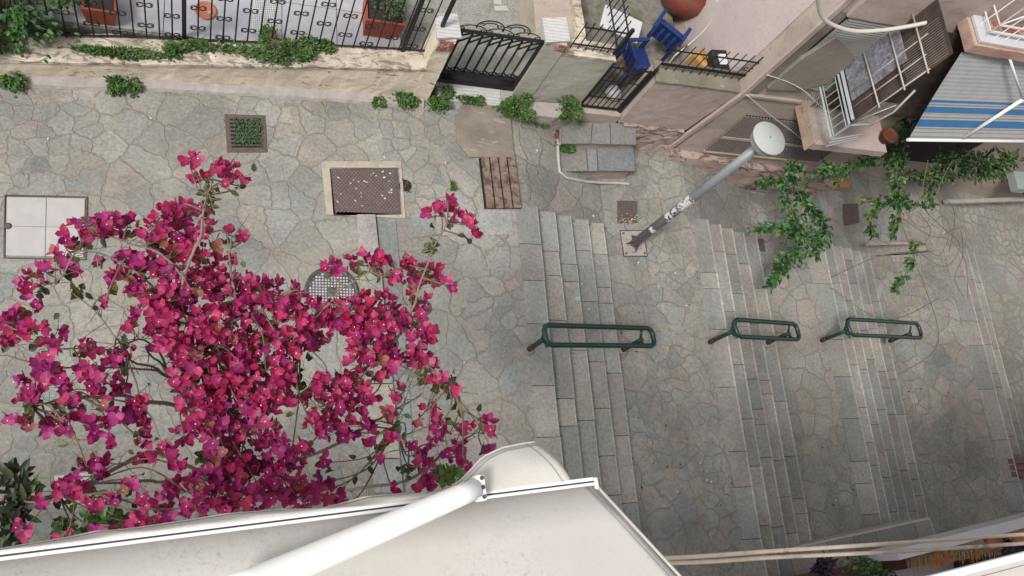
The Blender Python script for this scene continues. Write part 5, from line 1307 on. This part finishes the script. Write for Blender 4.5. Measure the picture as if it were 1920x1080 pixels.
# valance: hangs from the bar and blows outward
m_ = MB(); vs = []; nu, nv = 120, 8
prof = [(-260, 1060), (0, 1030), (60, 1020), (130, 1008), (180, 997), (220, 995), (290, 986), (360, 975), (420, 965), (520, 957), (600, 955), (640, 945), (680, 933), (750, 927), (800, 928), (840, 920), (870, 895), (905, 857), (940, 840), (980, 832), (1005, 828)]
for i in range(nu + 1):
    u = i / nu
    base = f0.lerp(f1 - bdir * .075, u) - inw * .010 + upz * .012
    px = lerp(-260, 1005, u); py = interp(px, prof)
    tip = P(px, py, ZB - .06)
    for j in range(nv + 1):
        v = j / nv; p = base.lerp(tip, v); p.z += .03 * math.sin(v * math.pi) + .004 * math.sin(u * 60) * v
        vs.append(p)
m_.add(vs, [(i * (nv + 1) + j, (i + 1) * (nv + 1) + j, (i + 1) * (nv + 1) + j + 1, i * (nv + 1) + j + 1) for i in range(nu) for j in range(nv)], None, True)
o = m_.build('valance', M['fabric'], t); sm = o.modifiers.new('s', 'SOLIDIFY'); sm.thickness = .002
m_ = MB(); tips = [vs[i * (nv + 1) + nv] + Vector((0, 0, .002)) for i in range(nu + 1)]; m_.tube(tips, .003, 5); 
m_.build('hem', M['fabric'], t)
m_ = MB(); e_ = [vs[(nu - 2) * (nv + 1) + j] + Vector((0, 0, .003)) for j in range(nv + 1)]; m_.tube(e_, .0009, 4, smooth=False)
e_ = [vs[i * (nv + 1) + nv - 1].lerp(vs[i * (nv + 1) + nv], .3) + Vector((0, 0, .003)) for i in range(nu + 1)]; m_.tube(e_, .0007, 4, smooth=False); m_.build('hem_seam', bpy.data.materials['grey thread'], t)
# arm tube above canvas
ar0 = P(893, 916, ZB + .06); ar1 = P(430, 1115, ZB + .20)
m_ = MB(); m_.tube([ar0.lerp(ar1, k_ / 12) for k_ in range(13)], [.029 + .0010 * k_ for k_ in range(13)], 32); arm = m_.build('arm', M['arm'], t)
m_ = MB(); v = (ar1 - ar0).normalized()
cpt = P(896, 916, ZB + .055)
m_.obox(cpt + bdir * .002, bdir * .010, inw * .036, upz * .02); m_.obox(cpt + bdir * .014 - upz * .01, bdir * .004, inw * .036, upz * .03); m_.build('bracket', M['white'], arm, bevel=.004)
for k_ in (-.026, .0, .026):
    m_ = MB(); m_.lathe(cpt + bdir * .008 + inw * k_ + upz * .022, [(.006, 0), (.006, .004)], 10); m_.build('screw', M['darkiron'], arm)
# white crumbs on the canvas
# second awning in the bottom right corner
t2z = 6.0
g0, g1 = P(1730, 1084, t2z), P(2100, 990, t2z); bd2 = (g1 - g0).normalized(); in2 = Vector((bd2.y, -bd2.x, 0))
t = thing('cream_awning', g0, 'corner of a second cream awning at the bottom right', 'awning')
m_ = MB(); m_.hexa([g0 + in2 * .03 - upz * .004, g1 + in2 * .03 - upz * .004, g1 + in2 * 1 + upz * .15, g0 + in2 * 1 + upz * .15, g0 + in2 * .03, g1 + in2 * .03, g1 + in2 * 1 + upz * .154, g0 + in2 * 1 + upz * .154]); m_.build('canvas', M['fabric'], t)
m_ = MB(); m_.obox((g0 + g1) / 2 + in2 * .012, (g1 - g0) / 2, in2 * .016, upz * .016); m_.build('front_bar', M['white'], t, bevel=.004)
m_ = MB(); m_.tube([g0 + in2 * .05 + upz * .006, g1 + in2 * .05 + upz * .006], .001, 4, smooth=False); m_.build('hem_seam', bpy.data.materials['grey thread'], t)

# ================================================================== BOUGAINVILLEA
random.seed(21)
base = Vector((.02, .32, 0))
t = thing('bougainvillea', base, 'tall bougainvillea covered in magenta blossom, left of the steps', 'bougainvillea')
tr = MB()
def Q(px, py, z): return P(px, py, z)
hub = Q(395, 900, 4.3)
tr.tube(smooth_pts([base, Vector((.05, .30, 1.2)), Vector((-.02, .36, 2.4)), Vector((.03, .4, 3.4)), hub], 5), [.045 - .0012 * i for i in range(21)], 10)
tr.build('trunk', M['bark'], t)
branches = [  # px paths with heights
    [(395, 900, 4.3), (400, 840, 4.6), (360, 770, 4.9), (320, 710, 5.15), (285, 665, 5.35), (275, 648, 5.4)],
    [(360, 770, 4.9), (345, 700, 5.2), (330, 600, 5.5), (345, 520, 5.7), (375, 440, 5.8), (388, 380, 5.85), (396, 345, 5.9)],
    [(395, 900, 4.3), (470, 800, 4.8), (560, 740, 5.1), (600, 720, 5.2), (700, 680, 5.4), (760, 610, 5.6), (790, 520, 5.7), (820, 450, 5.75), (840, 420, 5.8)],
    [(320, 710, 5.15), (250, 690, 5.3), (110, 690, 5.4), (0, 665, 5.5), (-60, 650, 5.5)],
    [(320, 710, 5.15), (260, 680, 5.3), (210, 660, 5.4), (120, 655, 5.5), (50, 635, 5.5), (5, 600, 5.6)],
    [(330, 600, 5.5), (290, 540, 5.6), (240, 500, 5.65), (150, 470, 5.7), (120, 520, 5.6), (80, 535, 5.6)],
    [(345, 520, 5.7), (290, 470, 5.7), (220, 450, 5.7), (175, 440, 5.75)],
    [(470, 800, 4.8), (480, 700, 5.2), (460, 620, 5.4), (440, 560, 5.6), (430, 500, 5.7), (430, 445, 5.8)],
    [(560, 740, 5.1), (560, 650, 5.4), (600, 590, 5.6), (650, 540, 5.7), (700, 510, 5.75)],
    [(395, 900, 4.3), (500, 880, 4.7), (640, 830, 5.0), (700, 790, 5.2), (760, 760, 5.4), (790, 740, 5.4)],
    [(700, 680, 5.4), (760, 690, 5.5), (800, 715, 5.55), (845, 720, 5.6)],
    [(395, 900, 4.3), (300, 850, 4.9), (230, 870, 5.1), (180, 900, 5.2), (110, 930, 5.3)],
    [(360, 770, 4.9), (250, 745, 5.2), (140, 745, 5.4), (60, 760, 5.5)],
    [(395, 900, 4.3), (330, 900, 4.8), (230, 905, 5.1), (170, 905, 5.2)],
    [(460, 980, 4.4), (600, 930, 4.9), (760, 900, 5.1), (830, 850, 5.3), (880, 820, 5.35), (905, 795, 5.4)],
    [(760, 900, 5.1), (765, 830, 5.3), (735, 810, 5.35), (760, 760, 5.4), (745, 700, 5.4)],
    [(320, 710, 5.15), (280, 640, 5.4), (225, 640, 5.5), (180, 590, 5.5), (140, 550, 5.55)],
    [(360, 770, 4.9), (390, 700, 5.3), (420, 620, 5.5), (520, 560, 5.6), (560, 545, 5.6)]]
BP = []; br = MB()
for pth in branches:
    pts = smooth_pts([Q(*a) for a in pth], 6)
    pts = [p + Vector(noise.noise_vector(p * 9)) * .014 + Vector(noise.noise_vector(p * 30)) * .004 for p in pts]
    m = len(pts); r0_ = .011 if pth[0][2] < 5 else .0055
    br.tube(pts, [r0_ * (1 - .78 * i / m) for i in range(m)], 6); BP += pts[m // 5:]
    # thorns / short spurs
    for i in range(4, m, 3):
        q = pts[i]; br.tube([q, q + rvec() * ru(.02, .06)], .0016, 3, smooth=False)
br.build('branch', M['bark'], t)
BL = [(358, 305, 14, 10, 6), (372, 330, 12, 10, 5), (408, 308, 14, 10, 5), (432, 322, 20, 12, 7), (450, 340, 12, 8, 5), (430, 345, 8, 5, 3),
      (300, 400, 18, 12, 6), (340, 395, 30, 14, 10), (375, 400, 20, 12, 7), (330, 425, 40, 12, 8), (428, 432, 10, 6, 3), (455, 445, 8, 6, 3), (390, 430, 16, 12, 5),
      (245, 418, 14, 8, 4), (205, 415, 22, 12, 8), (190, 435, 28, 14, 9), (235, 440, 14, 10, 3), (143, 422, 7, 6, 2), (120, 445, 10, 8, 3), (160, 450, 16, 10, 6), (106, 470, 8, 6, 2), (135, 463, 10, 7, 3), (285, 435, 26, 14, 9),
      (120, 490, 12, 8, 3), (142, 502, 12, 12, 4), (88, 505, 16, 10, 4), (60, 530, 18, 16, 7), (50, 548, 12, 12, 4), (75, 572, 8, 7, 2), (188, 496, 6, 6, 2),
      (240, 485, 20, 14, 7), (270, 485, 22, 14, 8), (310, 470, 26, 22, 10), (350, 460, 24, 24, 11), (385, 465, 22, 24, 10), (435, 490, 10, 6, 2), (240, 520, 26, 14, 9), (300, 500, 20, 14, 7), (212, 540, 10, 8, 3), (250, 545, 16, 10, 5), (196, 570, 8, 7, 2), (250, 590, 8, 6, 2), (245, 610, 12, 9, 4), (275, 555, 12, 10, 4),
      (350, 530, 50, 24, 26), (400, 530, 40, 26, 22), (450, 550, 50, 30, 30), (510, 560, 45, 32, 28), (560, 590, 40, 28, 24), (600, 590, 40, 22, 20), (650, 585, 35, 18, 16), (700, 570, 35, 18, 16),
      (310, 570, 35, 24, 20), (350, 600, 45, 34, 30), (300, 610, 24, 22, 12), (410, 610, 50, 28, 26), (470, 620, 45, 24, 22), (530, 640, 40, 20, 16), (320, 645, 26, 18, 10),
      (625, 500, 18, 10, 7), (655, 492, 12, 12, 6), (683, 482, 10, 8, 3), (715, 490, 16, 12, 7), (735, 515, 10, 16, 5), (703, 503, 8, 8, 3), (760, 495, 14, 14, 6), (790, 505, 28, 16, 11), (810, 520, 16, 14, 7), (770, 530, 20, 12, 6), (832, 528, 10, 8, 3), (850, 540, 8, 6, 2), (790, 565, 16, 12, 5), (775, 560, 10, 8, 2),
      (820, 392, 14, 12, 6), (845, 380, 12, 10, 5), (850, 400, 14, 12, 6), (877, 412, 10, 9, 4), (885, 440, 9, 9, 3), (805, 402, 8, 6, 2),
      (670, 620, 30, 20, 13), (710, 610, 30, 22, 15), (740, 600, 22, 20, 10), (790, 605, 18, 14, 8), (810, 635, 10, 16, 6), (775, 640, 14, 14, 6), (700, 650, 36, 20, 15), (785, 665, 20, 14, 8), (690, 690, 34, 20, 14), (720, 675, 24, 18, 9), (808, 680, 8, 9, 3), (740, 670, 12, 10, 4), (820, 712, 16, 10, 6), (845, 722, 12, 9, 5), (855, 730, 8, 6, 2),
      (20, 595, 12, 8, 3), (40, 590, 10, 10, 3), (8, 600, 8, 8, 2), (10, 640, 14, 12, 4), (55, 615, 24, 12, 6), (30, 610, 12, 8, 3), (115, 628, 8, 9, 3), (90, 655, 18, 12, 5), (80, 690, 16, 14, 5), (100, 700, 18, 14, 6), (40, 715, 10, 8, 2), (65, 735, 14, 10, 4), (45, 750, 18, 10, 4), (120, 722, 10, 8, 3), (90, 700, 16, 12, 4),
      (160, 655, 18, 16, 7), (205, 665, 20, 14, 7), (245, 665, 10, 9, 3), (170, 705, 22, 16, 8), (225, 690, 14, 14, 5), (190, 735, 20, 14, 6), (230, 725, 14, 14, 5), (130, 745, 14, 9, 3), (135, 770, 18, 12, 6), (30, 785, 12, 9, 3), (50, 800, 12, 8, 3), (85, 800, 18, 10, 5), (130, 805, 14, 10, 4), (105, 790, 12, 8, 3), (218, 780, 12, 9, 3), (180, 800, 22, 12, 7), (205, 770, 14, 9, 3), (250, 775, 20, 12, 6), (270, 800, 16, 10, 5), (260, 760, 16, 10, 5), (210, 830, 8, 7, 2), (173, 820, 8, 7, 2),
      (370, 660, 40, 22, 18), (440, 660, 40, 22, 18), (350, 690, 26, 20, 11), (400, 700, 40, 22, 19), (450, 710, 40, 24, 20), (420, 745, 46, 24, 22), (500, 690, 34, 18, 12), (340, 720, 16, 12, 5), (530, 710, 24, 18, 8), (380, 760, 34, 20, 13), (480, 750, 30, 20, 13), (530, 755, 26, 16, 9),
      (620, 720, 24, 18, 10), (650, 715, 22, 14, 7), (560, 640, 30, 16, 9), (590, 640, 26, 14, 8), (600, 760, 30, 20, 12), (640, 770, 30, 24, 13), (660, 740, 22, 18, 8), (690, 740, 18, 14, 6), (690, 790, 20, 14, 6), (725, 780, 12, 12, 4), (745, 740, 14, 12, 4), (805, 768, 14, 10, 4), (780, 790, 10, 9, 2), (735, 825, 8, 9, 2), (710, 858, 9, 6, 2), (690, 828, 7, 7, 2),
      (640, 805, 26, 16, 9), (590, 800, 24, 16, 8), (430, 800, 40, 24, 19), (480, 810, 34, 20, 15), (390, 800, 26, 18, 9), (345, 815, 18, 14, 6), (310, 855, 20, 14, 7), (330, 870, 14, 10, 4), (265, 825, 14, 12, 4), (270, 865, 8, 8, 2), (420, 845, 24, 18, 10), (500, 850, 34, 18, 13), (550, 840, 28, 18, 10), (440, 880, 38, 20, 18), (490, 890, 36, 20, 17), (540, 890, 30, 20, 12), (390, 900, 30, 18, 13), (350, 920, 28, 18, 12), (430, 925, 40, 18, 17), (500, 930, 36, 18, 15), (560, 930, 28, 16, 10), (600, 905, 18, 14, 6), (605, 865, 12, 10, 3), (625, 930, 20, 10, 6), (645, 945, 12, 6, 3), (380, 950, 30, 12, 10), (450, 955, 30, 10, 8),
      (160, 872, 10, 8, 2), (185, 870, 16, 12, 6), (195, 890, 8, 8, 2), (140, 905, 22, 12, 7), (110, 920, 14, 9, 3), (75, 940, 10, 7, 2), (145, 925, 12, 10, 4), (180, 945, 14, 12, 5), (240, 915, 16, 10, 4), (215, 935, 10, 8, 2), (285, 940, 20, 12, 6), (265, 975, 16, 10, 5), (320, 960, 16, 14, 5), (310, 980, 14, 8, 3), (225, 985, 20, 8, 4), (190, 1000, 24, 8, 5), (120, 1010, 16, 6, 3), (40, 992, 10, 13, 3),
      (820, 800, 14, 10, 4), (850, 808, 18, 10, 5), (810, 825, 14, 10, 4), (900, 780, 8, 6, 2), (918, 788, 7, 6, 2), (880, 800, 7, 5, 1), (780, 850, 14, 12, 5), (850, 850, 18, 14, 7), (800, 870, 16, 12, 4), (785, 905, 20, 10, 6), (740, 915, 10, 7, 2), (875, 870, 10, 12, 3), (915, 845, 8, 5, 1), (920, 808, 6, 4, 1), (860, 830, 10, 8, 2), (765, 835, 10, 8, 2), (805, 905, 14, 10, 4)]
MAG = [(.50, .025, .13), (.48, .022, .135), (.54, .038, .17), (.42, .018, .11), (.50, .03, .16), (.44, .022, .14), (.50, .022, .11), (.56, .05, .19)]
PUR = [(.38, .02, .17), (.44, .03, .20), (.42, .015, .14)]
fl, tw, ct, lv = MB(), MB(), MB(), MB()
def bract_set(c, axis, size, col):
    a = axis.normalized(); u = a.orthogonal().normalized(); v = a.cross(u); off = ru(0, 2)
    op = ru(.35, 1.1)
    for k_ in range(3):
        th = off + k_ * 2.094 + ru(-.25, .25); o_ = u * math.cos(th) + v * math.sin(th)
        dd = (o_ * math.sin(op) + a * math.cos(op)); s_ = dd.cross(o_.cross(dd)).normalized() if False else a.cross(o_).normalized()
        nrm = dd.cross(s_).normalized(); L_, W_2 = size * ru(.85, 1.2), size * ru(.72, .98)
        cc = jit(col, .16)
        rows = [(0, .2), (.22, .80), (.48, 1.0), (.78, .60), (1, .02)]
        vs = []
        for rr, wd in rows:
            cup = math.sin(rr * 2.6) * .16
            mid = c + dd * L_ * rr - nrm * L_ * cup
            wv = s_ * W_2 * .5 * wd
            wob = nrm * ru(-.11, .11) * L_
            lift = nrm * L_ * (.10 * wd)
            vs += [mid - wv + wob - lift * -1, mid, mid + wv - wob + lift]
        fs = []
        for r_ in range(4):
            for q_ in range(2): i0 = r_ * 3 + q_; fs.append((i0, i0 + 1, i0 + 4, i0 + 3))
        fl.add(vs, fs, cc, True)
    if rnd() < .5:
        tip = c + a * size * .6; ct.tube([c, tip], size * .03, 4, (.45, .2, .2)); 
        if rnd() < .3: ct.lathe(tip, [(size * .03, 0), (size * .075, size * .03), (size * .03, size * .05)], 6, (.80, .76, .66))
from mathutils import kdtree
kd = kdtree.KDTree(len(BP))
for i, p in enumerate(BP): kd.insert(p, i)
kd.balance()
centre = Q(400, 650, 5.0)
nfl = 0
for (bx, by, rx_, ry_, n) in BL:
    zc0 = interp(math.hypot(bx - 430, (by - 720) * 1.1), [(0, 5.55), (150, 5.55), (350, 5.62), (500, 5.65)]) + ru(-.12, .1)
    cen = Q(bx, by, zc0)
    bp, idx, dist = kd.find(cen)
    mid = bp.lerp(cen, .55) + rvec() * dist * .18
    node = cen - Vector((0, 0, .05))
    tw.tube(smooth_pts([bp, mid, node], 5), [.0035] * 5 + [.003] * 5 + [.002], 4, smooth=False)
    nn = int(n * (1.3 if n < 8 else 2.0)) + 1
    for i in range(nn):
        a = ru(0, 6.283); r = math.sqrt(rnd())
        q = Q(bx + math.cos(a) * rx_ * r * (1.05 if n < 8 else 1.22), by + math.sin(a) * ry_ * r * (1.05 if n < 8 else 1.22), zc0 + ru(-.16, .06) * min(1, rx_ / 18))
        ax = (q - node) * 4 + Vector((ru(-.5, .5), ru(-.5, .5), .55)) * .35
        left = bx < 260 or by > 780
        pal = MAG + (PUR * 3 if left else PUR[:1])
        bract_set(q, ax, ru(.024, .039), random.choice(pal) if rnd() > .05 else random.choice([(.42, .12, .13), (.30, .10, .07), (.58, .16, .26)])); nfl += 1
        if rnd() < .5: tw.tube([node + (q - node) * .1, node.lerp(q, .6) + Vector((0, 0, -.008)), q], .0013, 3, smooth=False)
    if n < 16 or rnd() < .6:
        for i in range(random.choice([1, 2, 2, 3])):
            u = rnd(); p = bp.lerp(node, u) + rvec() * .01
            leaf(lv, p, rvec() + (node - bp).normalized() * .5, Vector((0, 0, 1)) + rvec() * .5, ru(.03, .05), ru(.02, .03), jit(random.choice(OLIVE + [(.03, .045, .02)])), .3)
            tw.tube([bp.lerp(node, max(0, u - .1)), p], .0012, 3, smooth=False)
print('flowers', nfl)
# random bare twigs
for i in range(260):
    p = random.choice(BP); q = p + Vector((random.gauss(0, .06), random.gauss(0, .06), ru(-.03, .09))); mid = (p + q) / 2 + rvec() * .015
    tw.tube([p, mid, q], [.002, .0016, .001], 3, (1, 1, 1), smooth=False)
    if rnd() < .6: tw.tube([mid, mid + rvec() * .05], .001, 3, smooth=False)
    if rnd() < .25: leaf(lv, q, rvec(), Vector((0, 0, 1)) + rvec() * .4, ru(.025, .045), .022, jit(random.choice(OLIVE)), .3)
# greener leaf tufts near the awning and at the growing tips
for (px, py, rx_, ry_, n, cols) in [(200, 975, 40, 12, 90, GREEN + OLIVE), (840, 890, 25, 14, 90, [(.12, .20, .04), (.18, .27, .07), (.08, .14, .03)]), (390, 375, 8, 18, 26, OLIVE), (810, 470, 8, 20, 22, OLIVE), (150, 545, 16, 10, 14, OLIVE), (130, 985, 30, 14, 30, DKGREEN + OLIVE), (295, 985, 16, 8, 20, GREEN), (410, 860, 40, 30, 60, OLIVE), (470, 720, 120, 60, 120, OLIVE), (800, 710, 25, 8, 18, OLIVE), (240, 980, 40, 15, 40, OLIVE), (70, 640, 30, 12, 18, OLIVE), (760, 885, 14, 10, 10, OLIVE)]:
    for i in range(n):
        a = ru(0, 6.283); r = math.sqrt(rnd()); q = Q(px + math.cos(a) * rx_ * r, py + math.sin(a) * ry_ * r, 5.35 + ru(-.1, .12))
        leaf(lv, q, rvec(), Vector((0, 0, 1)) + rvec() * .5, ru(.028, .05), ru(.018, .028), jit(random.choice(cols)), .3)
fl.build('blossom', M['bract'], t, kind='stuff'); ct.build('flower_centre', M['litter'], t, kind='stuff'); tw.build('twig', M['twig'], t, kind='stuff'); lv.build('foliage', M['leaf'], t)
# dark shrub at far left bottom
t = thing('climbing_shrub', P(10, 1000, 4.0), 'dark leaved purplish shrub at the lower left edge', 'shrub')
fo, st = MB(), MB(); cb = P(5, 1060, 5.1)
for (px, py) in [(15, 895), (10, 930), (30, 940), (50, 920), (5, 960), (25, 970), (40, 950), (0, 990), (20, 1000), (-20, 940), (-20, 1000), (10, 1020), (50, 935), (28, 905)]:
    q = Q(px, py, 5.5); st.tube([cb, (cb + q) / 2 + rvec() * .03, q], .004, 5)
    for k_ in range(13):
        leaf(fo, q + rvec() * .035, rvec() + (q - cb).normalized() * .5, Vector((0, 0, 1)) + rvec() * .5, ru(.04, .075), ru(.018, .03), jit(random.choice([(.03, .045, .02), (.05, .06, .03), (.07, .045, .045), (.02, .025, .012), (.07, .10, .04)])), .3)
st.tube([Vector((cb.x, cb.y, 0)), Vector((cb.x + .03, cb.y, 2.5)), cb], .012, 6)
fo.build('foliage', M['leaf'], t); st.build('stem', M['twig'], t)
